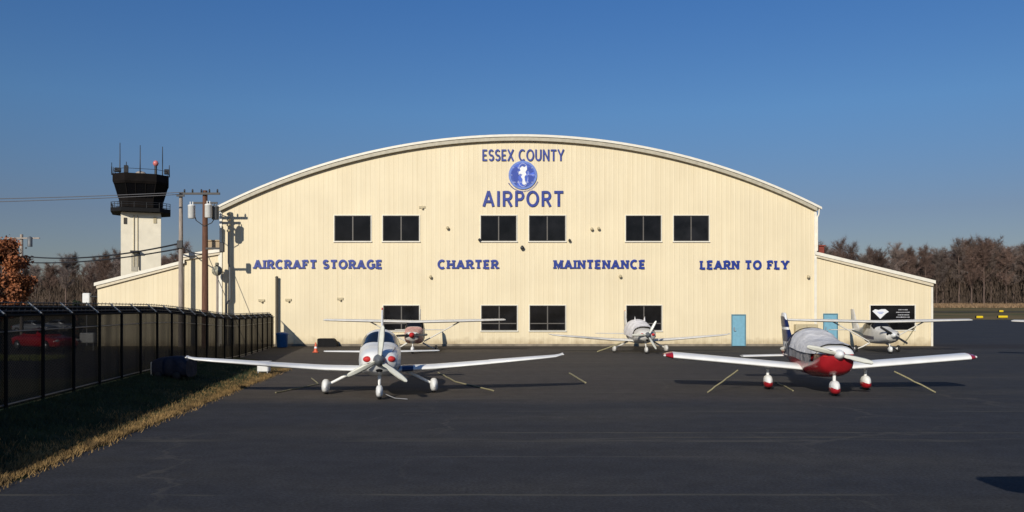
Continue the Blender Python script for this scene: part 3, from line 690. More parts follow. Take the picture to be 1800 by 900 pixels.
# riser conduit + round-headed post
b=MB(); p0=P(402,376,55.2); b.tube([(0,0,p0.z),(0,0,P(0,462,55.2).z),(.08,0,P(0,470,55.2).z),(.1,0,P(0,525,55.2).z),(-.15,0,P(0,535,55.2).z),(-.15,0,0)],.065,8)
o=b.build('conduit_riser','cangrey',loc=(p0.x,55.2,0)); tag(o,'slim grey conduit riser at the left corner of the hangar wall','conduit')
b=MB()
for i in range(4): b.lathe([(.03,0),(.13,.04),(.13,.12),(.03,.2)],(0,0,p0.z-.1-.36*i),'Z',10)
b.build('insulator','beige',o)
b=MB(); p0=P(382,476,54.8); b.tube([(0,0,0),(0,0,p0.z-.2)],.08,8); o=b.build('vent_post','greywood',loc=(p0.x,54.8,0)); tag(o,'short post with a round mottled head between the brown pole and hangar','post')
b=MB(); b.lathe([(.05,-.08),(.33,-.05),(.33,.05),(.05,.08)],(0,-.05,p0.z),'Y',16); b.box((.0,-.05,p0.z+.42),(.22,.16,.22),bev=.04); b.build('round_head',mat('mottled_head',(.25,.24,.18),.7,var=.9,scale=5),o)
# ------------------------------------------------------------------ fence
FY0,FY1=8.0,54.6
fA=Vector((FX(FY0),FY0,0)); fB=Vector((FX(FY1),FY1,0)); fl=(fB-fA).length; fang=math.atan2(fB.y-fA.y,fB.x-fA.x)
fe=empty('mesh_fence',fA,'tall dark mesh fence with barbed wire arms along the grass verge','fence',rz=fang)
def fb(t_): return BK(FY0+(FY1-FY0)*t_/fl)
def fh(t_): return 1.92+fb(t_)+.0*t_/fl     # top of the fabric
n=int(fl/1.82)
NS=40; b=MB(); b.add([(fl*i/NS,0,fb(fl*i/NS)+.03) for i in range(NS+1)]+[(fl*i/NS,0,fh(fl*i/NS)) for i in range(NS+1)],[(i,i+1,i+NS+2,i+NS+1) for i in range(NS)]); b.build('mesh',M['mesh'],fe,fixn=False)
off=((17.3-FY0)/(FY1-FY0)*fl)%1.82
t_=off
ts=[]
while t_<fl: ts.append(t_); t_+=1.82
for t_ in ts:
    b=MB(); b.tube([(t_,-.06,0),(t_,-.06,fh(t_)+.04)],.04,8); o=b.build('post','post',fe)
    b=MB(); b.tube([(t_,-.06,fh(t_)+.0),(t_-.05,.24,fh(t_)+.28)],.026,6); b.build('wire_arm','armm',o)
FT=[fl*i/NS for i in range(NS+1)]
b=MB(); b.tube([(t_,-.03,fh(t_)) for t_ in FT],.03,6); b.build('top_rail','post',fe)
b=MB(); b.tube([(t_,-.03,fh(t_)-.33) for t_ in FT],.018,6); b.build('middle_rail','wire',fe); b=MB(); b.tube([(t_,-.03,fb(t_)+.10) for t_ in FT],.02,6); b.build('bottom_rail','wire',fe)
for k in range(3):
    s_=(k+1)/3; b=MB(); b.tube([(t_,-.06+.29*s_,fh(t_)+.27*s_) for t_ in FT],.014,5)
    x=0
    while x<fl:
        z_=fh(x)+.27*s_; b.tube([(x-.03,-.06+.29*s_,z_-.04),(x+.03,-.06+.29*s_,z_+.04)],.008,3); x+=.3
    b.build('barbed_wire','cable',fe)
b=MB(); NB2=NS+1
b.rings([[(t_,.012,fh(t_)-.02),(t_,.20,fh(t_)+.22),(t_,.206,fh(t_)+.22),(t_,.018,fh(t_)-.02)] for t_ in FT],False,True)
b.build('top_band',mat('black_top_netting',(.006,.006,.007),.95,spec=.05,var=.4,scale=3),fe,fixn=False)
# tall end post
q=P(486.5,488,55.35); b=MB(); b.tube([(0,0,0),(0,0,q.z)],.09,10); b.lathe([(.1,0),(.1,.06),(.02,.1)],(0,0,q.z),'Z',10)
o=b.build('end_post',mat('weathered_brown_post',(.07,.06,.045),.7,var=.2),loc=(q.x,55.35,0)); tag(o,'tall brown steel post where the fence meets the hangar','post')
# ------------------------------------------------------------------ aircraft
def ringpt(st,a,off=0):
    y,zc,w_,zt,zb,n_=st; c_,s_=math.cos(a),math.sin(a); e_=2/n_
    x=(w_+off)*math.copysign(abs(c_)**e_,c_); h=(zt-zc+off) if s_>=0 else (zc-zb+off)
    return Vector((x,y,zc+h*math.copysign(abs(s_)**e_,s_)))
def lerp_st(sts,y):
    for i in range(len(sts)-1):
        a_,b_=sts[i],sts[i+1]
        if a_[0]<=y<=b_[0]:
            t_=(y-a_[0])/(b_[0]-a_[0]); m0=sts[max(i-1,0)]; m1=sts[min(i+2,len(sts)-1)]
            out=[y]
            for k in range(1,6):
                p0,p1=a_[k],b_[k]; d=b_[0]-a_[0]
                def lim(u,v): return 0 if u*v<=0 else (2*u*v/(u+v))
                s01=(p1-p0)/d; sl=(a_[k]-m0[k])/max(1e-6,a_[0]-m0[0]) if i>0 else s01; sr=(m1[k]-b_[k])/max(1e-6,m1[0]-b_[0]) if i<len(sts)-2 else s01
                g0,g1=lim(sl,s01)*d,lim(s01,sr)*d
                out.append((2*t_**3-3*t_**2+1)*p0+(t_**3-2*t_**2+t_)*g0+(-2*t_**3+3*t_**2)*p1+(t_**3-t_**2)*g1)
            return tuple(out)
    return sts[-1] if y>sts[-1][0] else sts[0]
def fuselage(sts,nr=28,step=.12):
    mb=MB(); y=sts[0][0]; rings=[]
    while y<sts[-1][0]-1e-4:
        st=lerp_st(sts,y); rings.append([ringpt(st,2*math.pi*k/nr) for k in range(nr)]); y+=step
    st=sts[-1]; rings.append([ringpt(st,2*math.pi*k/nr) for k in range(nr)])
    mb.rings(rings,True,True); return mb
def patch(mb,sts,y0,y1,a0,a1,off,ny=8,na=10,skew=lambda u,v:0,wob=0):
    g_=[]
    for i in range(ny+1):
        row=[]
        for k in range(na+1):
            u,v_=i/ny,k/na; y=y0+(y1-y0)*u+skew(u,v_); a_=R(a0+(a1-a0)*v_)
            row.append(ringpt(lerp_st(sts,y),a_,off+(rnd.uniform(-wob,wob) if wob else 0)))
        g_.append(row)
    mb.add([p for r_ in g_ for p in r_],[(i*(na+1)+k,i*(na+1)+k+1,(i+1)*(na+1)+k+1,(i+1)*(na+1)+k) for i in range(ny) for k in range(na)],True)
AF=[(0,0),(.012,.022),(.05,.045),(.15,.068),(.30,.078),(.5,.066),(.75,.034),(1,.002)]
def foil(le,chord,thick,vert=False,n_up=None):
    up=[(c_,t_*thick/.12) for c_,t_ in AF]; dn=[(c_,-t_*.55*thick/.12) for c_,t_ in AF[1:-1]][::-1]
    pts=up+dn
    if vert: return [Vector((le[0]+t_*chord*1.0,le[1]+c_*chord,le[2])) for c_,t_ in up]+[Vector((le[0]-t_*chord,le[1]+c_*chord,le[2])) for c_,t_ in up[1:-1][::-1]]
    return [Vector((le[0],le[1]+c_*chord,le[2]+t_*chord)) for c_,t_ in pts]
def wing(secs,thick=.13,vert=False):
    mb=MB(); mb.rings([foil(s_[:3],s_[3],thick*(s_[4] if len(s_)>4 else 1),vert) for s_ in secs],True,True); return mb
def mirror(mb):
    m_=MB(); m_.v=[(-a_,b_,c_) for a_,b_,c_ in mb.v]; m_.f=[f[::-1] for f in mb.f]; m_.s=mb.s[:]; return m_
def blade(L_,ang,hub,w0=.09,w1=.075):
    mb=MB(); ca,sa=math.cos(R(ang)),math.sin(R(ang)); rings=[]
    for t_,wd,tw_ in ((.08,.05,50),(.2,.08,42),(.45,w0,28),(.75,w0*.95,20),(.95,w1*.8,15),(1,w1*.35,15)):
        r_=L_*t_; ct,st_=math.cos(R(tw_)),math.sin(R(tw_)); ring=[]
        for (u,w_) in ((-1,0),(-.3,.12),(.6,.1),(1,0),(.5,-.08),(-.3,-.08)):
            du=u*wd*ct; dy=u*wd*st_+w_*wd
            ring.append((hub[0]+ca*r_-sa*du,hub[1]+dy,hub[2]+sa*r_+ca*du))
        rings.append(ring)
    mb.rings(rings,True,True); return mb
def ball(mb,c,r3,n=12,m_=8):
    mb.rings([[ (c[0]+r3[0]*math.sin(math.pi*j/m_)*math.cos(2*math.pi*k/n),c[1]+r3[1]*math.sin(math.pi*j/m_)*math.sin(2*math.pi*k/n),c[2]+r3[2]*math.cos(math.pi*j/m_)) for k in range(n)] for j in [.12]+list(range(1,m_))+[m_-.12]],True,True)
def pant(c,L_,w_,h_): # teardrop wheel fairing
    sts=[(c[1]-L_*.42,c[2],.02,c[2]+.02,c[2]-.02,2),(c[1]-L_*.34,c[2],w_*.32,c[2]+h_*.34,c[2]-h_*.30,2.4),(c[1]-L_*.12,c[2],w_*.5,c[2]+h_*.52,c[2]-h_*.42,2.6),(c[1]+L_*.12,c[2],w_*.46,c[2]+h_*.48,c[2]-h_*.38,2.6),(c[1]+L_*.4,c[2],w_*.2,c[2]+h_*.22,c[2]-h_*.1,2.2),(c[1]+L_*.58,c[2]+.03,.015,c[2]+.05,c[2]+.01,2)]
    mb=MB(); f_=fuselage(sts,14,.05); f_.v=[(a_+c[0],b_,z_) for a_,b_,z_ in f_.v]; return f_
def wheel(parent,c,r,w_):
    b=MB(); b.lathe([(r*.55,-w_/2),(r*.9,-w_/2),(r,-w_*.25),(r,w_*.25),(r*.9,w_/2),(r*.55,w_/2)],c,'X',20); o=b.build('tyre','tyre',parent)
    return o
CIR=[(-1.80,1.10,.15,1.25,.95,2),(-1.72,1.08,.40,1.30,.80,2.3),(-1.5,1.06,.50,1.37,.72,2.4),(-1.0,1.05,.57,1.44,.62,2.5),(-.4,1.05,.59,1.50,.55,2.5),(.15,1.08,.60,1.66,.52,2.4),(.6,1.10,.60,1.80,.52,2.3),(1.1,1.12,.60,1.86,.54,2.3),(1.8,1.12,.60,1.82,.60,2.3),(2.5,1.14,.48,1.66,.72,2.3),(3.3,1.16,.32,1.50,.88,2.2),(4.3,1.18,.18,1.38,1.02,2.1),(5.5,1.20,.06,1.28,1.10,2)]
def cirrus(name,label,group,paint='white',covered=False,props=(-38,84,206),plug='plug'):
    e=empty(name,(0,0,0),label,'airplane',group)
    fu=fuselage(CIR).build('fuselage',paint,e)
    if not covered:
        b=MB(); patch(b,CIR,-.30,.62,28,86,.006,8,8,lambda u,v_:.28*(1-v_)*(1-u)); patch(b,CIR,-.30,.62,94,152,.006,8,8,lambda u,v_:.28*v_*(1-u)); b.build('windshield','glassd',fu)
        for a0,a1 in ((20,50),(130,160)):
            b=MB(); patch(b,CIR,.75,1.4,a0,a1,.006,4,4); patch(b,CIR,1.5,2.1,a0,a1,.006,4,4); b.build('side_window','glassd',fu)
    W=[(.35,-.12,.66,1.62,1.25),(.62,-.06,.70,1.42),(1.6,.0,.74,1.28),(3.2,.06,.86,1.08),(3.22,.02,.87,1.10),(4.7,.16,.985,.86),(5.2,.24,1.03,.72,.9),(5.42,.36,1.08,.52,.7),(5.48,.52,1.12,.28,.5)]
    for k,sd in enumerate((1,-1)):
        w_=wing(W,.13)
        if sd<0: w_=mirror(w_)
        wo=w_.build('wing',paint,e)
        b=MB(); ball(b,(sd*5.44,.38,1.09),(.04,.07,.025)); b.build('nav_light','lamp',wo)
        T=wing([(.05,4.55,.98,.85),(1.9,4.85,1.0,.55),(1.98,4.95,1.0,.4)],.09)
        if sd<0: T=mirror(T)
        T.build('tailplane',paint,e)
    fn=wing([(0,4.2,1.25,1.35),(0,4.75,1.8,.95),(0,5.1,2.38,.62),(0,5.2,2.43,.5)],.08,True).build('fin',paint,e)
    b=MB(); ball(b,(0,5.3,2.45),(.03,.05,.06)); b.build('beacon_light','redlamp',fn)
    sp=MB(); sp.lathe([(.01,-2.08),(.06,-2.05),(.12,-1.97),(.155,-1.87),(.165,-1.80)],(0,0,1.10),'Y',18); so=sp.build('propeller','cangrey',e)
    for a_ in props: blade(.93,a_,(0,-1.90,1.10)).build('blade','blade',so)
    for sx in (-1,1):
        b=MB(); ball(b,(sx*.31,-1.70,1.12),(.125,.09,.085)); b.build('intake_plug',plug,fu)
    b=MB(); ball(b,(0,-1.64,.86),(.16,.10,.10)); b.build('landing_lamp','glassd' if not covered else 'black',fu)
    # gear
    for sx in (-1,1):
        b=MB(); b.tube([(sx*.75,.35,.66),(sx*1.2,.38,.42),(sx*1.52,.4,.26)],[.055,.045,.04],8); g_=b.build('landing_leg',paint,e)
        pant((sx*1.56,.4,.22),.95,.24,.42).build('wheel_fairing',paint,g_); wheel(g_,(sx*1.56,.4,.17),.17,.12)
    b=MB(); b.tube([(0,-1.15,.68),(0,-1.3,.42),(0,-1.35,.25)],[.05,.04,.04],8); g_=b.build('nose_leg',paint,e)
    pant((0,-1.36,.22),.72,.20,.36).build('wheel_fairing',paint,g_); wheel(g_,(0,-1.36,.16),.16,.11)
    b=MB(); b.tube([(.12,-1.36,.16),(.42,-1.55,.05),(.75,-1.75,.04)],.015,6); b.build('tow_bar','metal',e) if not covered else None
    return e
c1=cirrus('low_wing_airplane','white low-wing airplane with red intake plugs, nose to camera at front left of the apron','airplanes parked on the apron')
b=MB(); patch(b,CIR,-1.2,1.2,-30,-18,.008,8,2); 
wr=wing([(.63,-.075,.70,1.44,1.08),(.95,-.045,.715,1.385,1.05)],.13)
for o_ in kids(c1):
    if o_.name.startswith('fuselage'): b.build('blue_stripe','bluep',o_)
wr.build('wing_root_panel','bluep',c1)
b=MB(); patch(b,CIR,-1.55,-.6,47,50.5,.007,6,2)
for o_ in kids(c1):
    if o_.name.startswith('fuselage'): b.build('nose_stripe','bluep',o_)
c1.location=(-3.80,24.6,0); c1.rotation_euler=(0,0,R(8))
c5=cirrus('low_wing_airplane','white low-wing airplane wrapped in a pale canopy cover, near the hangar right of centre','airplanes parked on the apron',paint='white2',covered=True,props=(-60,60,180))
c5.location=(7.22,47.6,0); c5.rotation_euler=(0,0,R(3)); c5.scale=(.94,.94,.94)
def cover(name,sts,y0,y1,m,label,loc,rz,off=.05,a0=-8,a1=188,spikes=()):
    b=MB(); patch(b,sts,y0,y1,a0,a1,off,22,26,wob=.018)
    # second skin, so that the fabric has thickness
    patch(b,sts,y0,y1,a0,a1,off-.012,22,26,wob=.0)
    for (sx,sy,sz,hh) in spikes: b.tube([(sx,sy,sz),(sx*1.1,sy,sz+hh)],[.07,.005],6)
    o=b.build(name,m,loc=loc,rot=(0,0,rz),fixn=False); return tag(o,label,'cover')
cover('canopy_cover',CIR,-.75,2.0,'coverw','pale fabric cover over the cabin of the hangar-side low-wing airplane',c5.location,R(3),.10,spikes=((-.25,.6,1.86,.28),(.30,.6,1.86,.28))).scale=(.94,.94,.94)
# Cherokee
CHE=[(-1.90,1.17,.16,1.30,1.02,2),(-1.80,1.10,.42,1.38,.76,2.8),(-1.5,1.04,.50,1.42,.60,3),(-.9,1.0,.56,1.46,.50,3),(-.3,1.0,.60,1.50,.46,3),(.1,1.02,.62,1.62,.46,2.6),(.5,1.04,.63,1.75,.46,2.5),(1.1,1.05,.62,1.79,.48,2.5),(1.7,1.05,.56,1.70,.54,2.4),(2.4,1.04,.44,1.46,.62,2.3),(3.2,1.02,.32,1.28,.72,2.2),(4.2,1.0,.20,1.16,.82,2.1),(5.0,1.0,.07,1.08,.92,2)]
ch=empty('low_wing_airplane',(0,0,0),'red and white low-wing airplane with grey canopy cover, front right of the apron','airplane','airplanes parked on the apron')
fu=fuselage(CHE).build('fuselage','red',ch)
b=MB(); patch(b,CHE,-1.899,-1.4,14,166,.020,14,24); patch(b,CHE,-1.4,5.0,14,166,.014,40,24); b.build('white_top','white',fu)
b=MB(); patch(b,CHE,-.15,.45,30,86,.016,6,6); patch(b,CHE,-.15,.45,94,150,.016,6,6); b.build('windshield','glassd',fu)
for sd in (1,-1):
    W=[(.45,-.10,.66,1.62,1),(4.35,-.02,1.0,1.58,1)]
    w_=wing(W,.14); Tp=wing([(4.35,-.02,1.0,1.58,1.02),(4.50,.06,1.02,1.36,.8),(4.60,.30,1.03,.9,.5)],.14)
    if sd<0: w_=mirror(w_); Tp=mirror(Tp)
    wo=w_.build('wing','white',ch); Tp.build('wing_tip','red',wo)
    b=MB(); ball(b,(sd*4.58,.3,1.03),(.05,.1,.04)); b.build('nav_light','lamp',wo)
    T=wing([(.05,3.95,.84,.80),(1.55,3.98,.80,.75)],.10)
    if sd<0: T=mirror(T)
    T.build('tailplane','white',ch)
fn=wing([(0,3.35,1.1,1.5),(0,3.95,1.6,1.12),(0,4.4,2.15,.80),(0,4.47,2.28,.70),(0,4.6,2.33,.5)],.12,True).build('fin','white',ch)
for (z0_,z1_) in ((1.34,1.74),(1.84,2.20)):
    sl=lambda z_:(0,3.35+(z_-1.1)*1.02-.006,z_,1.5-(z_-1.1)*.62,1.10)
    wing([sl(z0_),sl(z1_)],.12,True).build('fin_stripe','navy',fn)
b=MB(); b.tube([(0,4.2,1.72),(0,5.02,1.9),(0,5.08,2.2)],[.01,.012,.01]); b.build('fin_antenna','dkmetal',fn)
sp=MB(); sp.lathe([(.01,-2.16),(.06,-2.13),(.11,-2.05),(.14,-1.92),(.14,-1.86)],(0,0,1.20),'Y',18); so=sp.build('propeller','white',ch)
for a_ in (-14,166): blade(.92,a_,(0,-2.0,1.20),.085).build('blade','blade',so)
for sx in (-1,1):
    b=MB(); ball(b,(sx*.31,-1.79,1.17),(.12,.06,.07)); b.build('intake_plug','plug',fu)
def gear2(px_,y,name,leglen):
    b=MB(); b.tube([(px_,y,.62),(px_,y,.40),(px_,y,.22)],[.05,.045,.035],8); g_=b.build(name,'white',ch)
    pf=pant((px_,y,.24),.78,.26,.40); pf.build('wheel_fairing','white',g_)
    r2=pant((px_,y,.185),.80,.275,.30); r2.build('fairing_trim','red',g_); wheel(g_,(px_,y,.165),.165,.13)
gear2(-1.45,.45,'landing_leg',1); gear2(1.45,.45,'landing_leg',1); gear2(0,-1.45,'nose_leg',1)
ch.location=(9.25,25.6,0); ch.rotation_euler=(0,0,R(-5))
cover('canopy_cover',CHE,-1.15,2.3,'cover','grey wrinkled fabric cover over the cabin of the red and white airplane',ch.location,R(-5),.045,a0=-2,a1=182)
cv=[o for o in bpy.data.objects if o.name.startswith('canopy_cover')][-1]
b=MB(); patch(b,CHE,-1.60,.95,12,168,.080,20,22,wob=.014); patch(b,CHE,-1.60,.95,12,168,.068,20,22); b.build('front_panel',mat('silver_cover_fabric',(.58,.57,.57),.75,var=.15,scale=3,bump=1.2,bscale=4),cv,fixn=False)
for yy in (1.05,1.9):
    st=[ringpt(lerp_st(CHE,yy),R(a_),.085) for a_ in range(-10,191,8)]
    b=MB(); b.tube(st,.014,5); b.build('strap','navyfab',cv)
# Cessna (high wing)
CES=[(-1.55,1.02,.16,1.14,.90,2),(-1.47,1.0,.36,1.20,.74,3),(-1.1,1.0,.44,1.28,.62,3.2),(-.6,1.0,.48,1.32,.54,3.4),(-.2,1.02,.50,1.42,.50,3.6),(.35,1.05,.52,1.72,.48,3.8),(.8,1.08,.52,1.76,.48,3.8),(1.5,1.08,.50,1.72,.50,3.4),(2.1,1.1,.40,1.50,.62,2.8),(3.0,1.12,.27,1.36,.80,2.4),(4.0,1.14,.15,1.28,.96,2.2),(4.8,1.16,.05,1.24,1.06,2)]
def cessna(label,cowl='white2',props=(5,185),spin='redlamp',strp='navy'):
    e=empty('high_wing_airplane',(0,0,0),label,'airplane','airplanes parked on the apron')
    fu=fuselage(CES).build('fuselage','white2',e)
    b=MB(); patch(b,CES,-1.47,-.15,-80,260,.01,10,30); b.build('cowling',cowl,fu)
    b=MB(); patch(b,CES,-.12,.34,24,156,.012,6,12); b.build('windshield','glassd',fu)
    for a0,a1 in ((10,42),(138,170)):
        b=MB(); patch(b,CES,.42,1.0,a0,a1,.012,4,5); patch(b,CES,1.1,1.75,a0,a1,.012,4,5); b.build('side_window','glassd',fu)
    for a0,a1 in ((-18,-4),(184,198)):
        b=MB(); patch(b,CES,-.1,4.5,a0,a1,.011,16,2); b.build('stripe',strp,fu)
    for sd in (1,-1):
        w_=wing([(.0,.18,1.68,1.50),(2.6,.18,1.74,1.50),(5.0,.30,1.80,1.10),(5.12,.42,1.81,.8,.7)],.12)
        if sd<0: w_=mirror(w_)
        wo=w_.build('wing','white2',e)
        b=MB(); b.tube([(sd*.50,.62,.60),(sd*2.5,.62,1.70)],.035,8); b.build('strut','white2',e)
        T=wing([(.05,4.0,1.16,.85),(1.5,4.15,1.16,.62)],.08)
        if sd<0: T=mirror(T)
        T.build('tailplane','white2',e)
        b=MB(); b.tube([(sd*.42,.75,.52),(sd*.8,.78,.30),(sd*1.12,.8,.17)],[.05,.04,.03],8); g_=b.build('landing_leg','white2',e); wheel(g_,(sd*1.18,.8,.19),.19,.13)
        b=MB(); b.lathe([(.01,-.075),(.09,-.07),(.09,.07),(.01,.075)],(sd*1.18,.8,.19),'X',14); b.build('hub','white',g_)
    wing([(0,3.5,1.2,1.3),(0,4.1,1.7,.95),(0,4.55,2.38,.6),(0,4.62,2.42,.5)],.08,True).build('fin','white2',e)
    sp=MB(); sp.lathe([(.01,-1.82),(.07,-1.78),(.13,-1.68),(.16,-1.55)],(0,0,1.02),'Y',14); so=sp.build('propeller',spin,e)
    for a_ in props: blade(.85,a_,(0,-1.64,1.02),.07).build('blade','dkmetal',so)
    b=MB(); b.tube([(0,-1.0,.6),(0,-1.1,.2)],.035,8); g_=b.build('nose_leg','white2',e); wheel(g_,(0,-1.12,.17),.17,.12)
    pant((0,-1.12,.22),.6,.2,.34).build('wheel_fairing','white',g_)
    for sx in (-1,1):
        b=MB(); ball(b,(sx*.24,-1.46,1.06),(.09,.05,.07)); b.build('intake','black',fu)
    return e
z1=cessna('high-wing airplane with faded pink cowling and red spinner behind the front left airplane',cowl='pinkish',props=(2,182),spin='plug'); z1.location=(X(728)*47.6/WY+.0,47.6,0); z1.rotation_euler=(0,0,R(2))
z2=cessna('white high-wing airplane with struts parked in front of the black shop window',cowl='white2',props=(-32,148),spin='white'); z2.location=((1551-900)/F*47.6,47.6,0); z2.rotation_euler=(0,0,R(-3))
z3=copy_tree(z2); z3['label']='high-wing airplane at the right edge of the apron, only one wing tip in view'; z3.location=(29.5,40.5,0); z3.rotation_euler=(0,0,R(-38))
z4=copy_tree(z2); z4['label']='high-wing airplane just right of the camera that throws the wing shadow at bottom right'; z4.location=(10.52,7.6,0); z4.rotation_euler=(0,0,R(0))
# tie-down ropes
def rope(label,pts,r=.022):
    b=MB(); A=Vector(pts[0]); q=[]
    for i in range(len(pts)-1):
        for k in range(8):
            q.append(Vector(pts[i]).lerp(Vector(pts[i+1]),k/8)-A)
    q.append(Vector(pts[-1])-A)
    q=[p+Vector((rnd.gauss(0,.008),rnd.gauss(0,.008),abs(rnd.gauss(0,.006)))) for p in q]
    b.tube(q,r,6); o=b.build('tie_down_rope','rope',loc=A); return tag(o,label,'rope','tie-down ropes of the parked airplanes')
def gp(px,py): # ground point under pixel
    Y=F*CAMH/(py-HOR); return (P(px,py,Y).x,Y,.02)
def gph(px,py,h): Y=F*(CAMH-h)/(py-HOR); q=P(px,py,Y); return (q.x,Y,h)
def up(px,py,Y): q=P(px,py,Y); return (q.x,q.y,q.z)
rope('pale rope under the left wing of the red and white airplane',[up(1297,651,25.9),gp(1244,691)],.024)
rope('pale rope under the right wing of the red and white airplane',[up(1572,653,25.5),gp(1645,691)],.024)
rope('rope beside the left wheel of the red and white airplane',[gp(1362,672),gp(1394,688)])
rope('loose rope lying on the asphalt right of the front left airplane wing shadow',[gp(1001,657),gp(1030,674)],.03)
rope('loose rope lying beside the right wheel of the front left airplane',[gp(770,656),gp(800,672),gp(868,688)],.024)
rope('loose rope lying left of the front left airplane near the grass end',[gp(548,666),gp(560,676),gp(484,692)],.02)
rope('rope under the left wing of the pale covered airplane near the hangar',[up(1092,603,47.5),gp(1050,619)],.035)
rope('rope hanging from the right wing of the high-wing airplane by the shop window',[up(1610,574,48),up(1588,606,47)],.03)
# ------------------------------------------------------------------ small things on the apron
b=MB(); b.lathe([(.30,0),(.33,.05),(.36,.75),(.38,.80)],(0,0,0),'Z',20); o=b.build('blue_bin','bluebin',loc=(X(496)*53.8/WY,53.8,.01)); tag(o,'blue plastic bin at the foot of the hangar wall by the fence end','bin')
b=MB(); b.lathe([(.40,.80),(.40,.86),(.30,.93),(.05,.96)],(0,0,0),'Z',20); b.build('lid','bluebin',o)
b=MB(); b.box((0,0,.02),(.38,.38,.04),bev=.01); b.lathe([(.15,.04),(.12,.2),(.04,.68),(.025,.70)],(0,0,0),'Z',16); o=b.build('traffic_cone','cone',loc=gp(555,620)); o.scale=(.8,.8,.8); tag(o,'small orange traffic cone on the asphalt near the hangar wall','cone')
b=MB(); b.lathe([(.108,.28),(.088,.40)],(0,0,0),'Z',16,cap=False); b.build('reflective_band','emwhite',o)
b=MB(); b.prism([(-.62,0),(.62,0),(.62,.22),(.45,.46),(.35,.52),(-.58,.52),(-.62,.46)],-.3,.3); o=b.build('covered_crate','black',loc=(X(577)*55/WY,54.9,.01)); tag(o,'low black covered crate against the hangar wall beside the traffic cone','crate')
b=MB(); b.box((0,0,.03),(1.1,.5,.04)); b.build('pallet','wood',o)
# white equipment box at the end of the verge
gx=gph(464,657,.03); b=MB(); b.box((0,0,.26),(.42,.36,.36),bev=.03); b.box((0,0,.455),(.46,.40,.035)); o=b.build('utility_box','can',loc=gx); tag(o,'small white metal box on legs at the end of the grass verge','utility box')
for sx in (-1,1):
    for sy in (-1,1):
        b=MB(); b.box((sx*.17,sy*.14,.04),(.04,.04,.09)); b.build('leg','metal',o)
# navy covered cart by the fence
gx=gph(306,666,.30); b=MB()
sts=[(-.55,.36,.30,.60,.08,3.2),(-.3,.38,.36,.68,.06,3),(.2,.38,.38,.72,.06,3),(.55,.36,.34,.62,.08,3.2)]
f_=fuselage(sts,20,.08); f_.v=[(b_*1.05,a_,z_) for a_,b_,z_ in f_.v]; o=f_.build('covered_cart','navyfab',loc=gx,rot=(0,0,R(-8))); tag(o,'dark navy tarp-covered cart on the shaded grass beside the fence','cart')
b=MB(); b.box((-.64,-.12,.30),(.06,.16,.46),bev=.02); b.build('white_end_panel','can',o)
b=MB(); b.lathe([(.02,-.04),(.12,-.035),(.12,.035),(.02,.04)],(-.3,-.40,.12),'Y',14); b.build('wheel','tyre',o); b=MB(); b.lathe([(.02,-.04),(.12,-.035),(.12,.035),(.02,.04)],(.3,-.40,.12),'Y',14); b.build('wheel','tyre',o)
# things beyond the fence
q=P(155,594,50); b=MB(); b.box((0,0,0),(.85,.4,.6),bev=.05); o=b.build('meter_box',mat('pale_grey_paint',(.6,.6,.58),.5,var=.1),loc=(q.x,50,q.z)); tag(o,'pale grey box on two short legs beyond the fence beside the red car','box')
for sx in (-1,1): b=MB(); b.tube([(sx*.3,0,-q.z),(sx*.3,0,-.3)],.03); b.build('leg','metal',o)
q=P(150,524,56); b=MB(); b.box((0,0,0),(.48,.3,.66),bev=.04); o=b.build('wall_unit','can',loc=(q.x,56.2,q.z)); tag(o,'small white unit on a pole at the left end of the left annex','box')
b=MB(); b.tube([(0,0,-q.z),(0,0,-.33)],.04); b.build('pole','metal',o)
b=MB(); b.tube([(.2,0,.1),(.65,.1,.1)],.05); b.build('bracket','dkmetal',o)
def car(label,paint,loc,rz):
    e=empty('parked_car',loc,label,'car','cars parked beyond the fence',rz)
    sts=[(-2.1,.48,.55,.62,.30,4),(-1.95,.5,.80,.72,.20,4),(-1.2,.52,.88,.84,.18,4),(-.6,.55,.90,.90,.18,4),(.6,.55,.90,.92,.18,4),(1.5,.55,.88,.90,.20,4),(2.0,.55,.80,.82,.26,4),(2.12,.5,.6,.7,.34,4)]
    bo=fuselage(sts,24,.15).build('body',paint,e)
    cs=[(-.75,.85,.60,.90,.8,3),(-.2,.88,.68,1.24,.8,3),(.5,.88,.68,1.28,.8,3),(1.3,.86,.62,1.02,.8,3),(1.6,.85,.6,.88,.8,3)]
    ca=fuselage(cs,20,.12).build('cabin',paint,bo)
    b=MB(); patch(b,cs,-.68,-.22,25,155,.01,5,10); b.build('windshield','glassd',bo)
    b=MB(); patch(b,cs,.65,1.35,30,150,.01,5,10); b.build('rear_window','glassd',bo)
    for a0,a1 in ((6,48),(132,174)):
        b=MB(); patch(b,cs,-.15,.9,a0,a1,.01,5,5); b.build('side_window','glassd',bo)
    for sx in (-1,1):
        for yy in (-1.3,1.3):
            w_=wheel(e,(sx*.82,yy,.32),.32,.2); w_.name='wheel'; b=MB(); b.lathe([(.02,-.11),(.19,-.105),(.19,.105),(.02,.11)],(sx*.82,yy,.32),'X',14); b.build('rim','metal',w_)
        b=MB(); ball(b,(sx*.6,-2.0,.6),(.16,.08,.08)); b.build('headlight','lamp',bo)
        b=MB(); ball(b,(sx*.62,2.05,.66),(.16,.06,.07)); b.build('tail_light','redlamp',bo)
    return e
car('low red sports car parked beyond the dark mesh fence','carred',(P(80,600,50).x,50,.01),R(62))
car('silver car parked far behind the red car beyond the fence','carsilver',(P(62,570,82).x,82,.01),R(75))
car('silver car parked beyond the fence, right of the other silver car','carsilver',(P(108,570,86).x,86,.01),R(80))
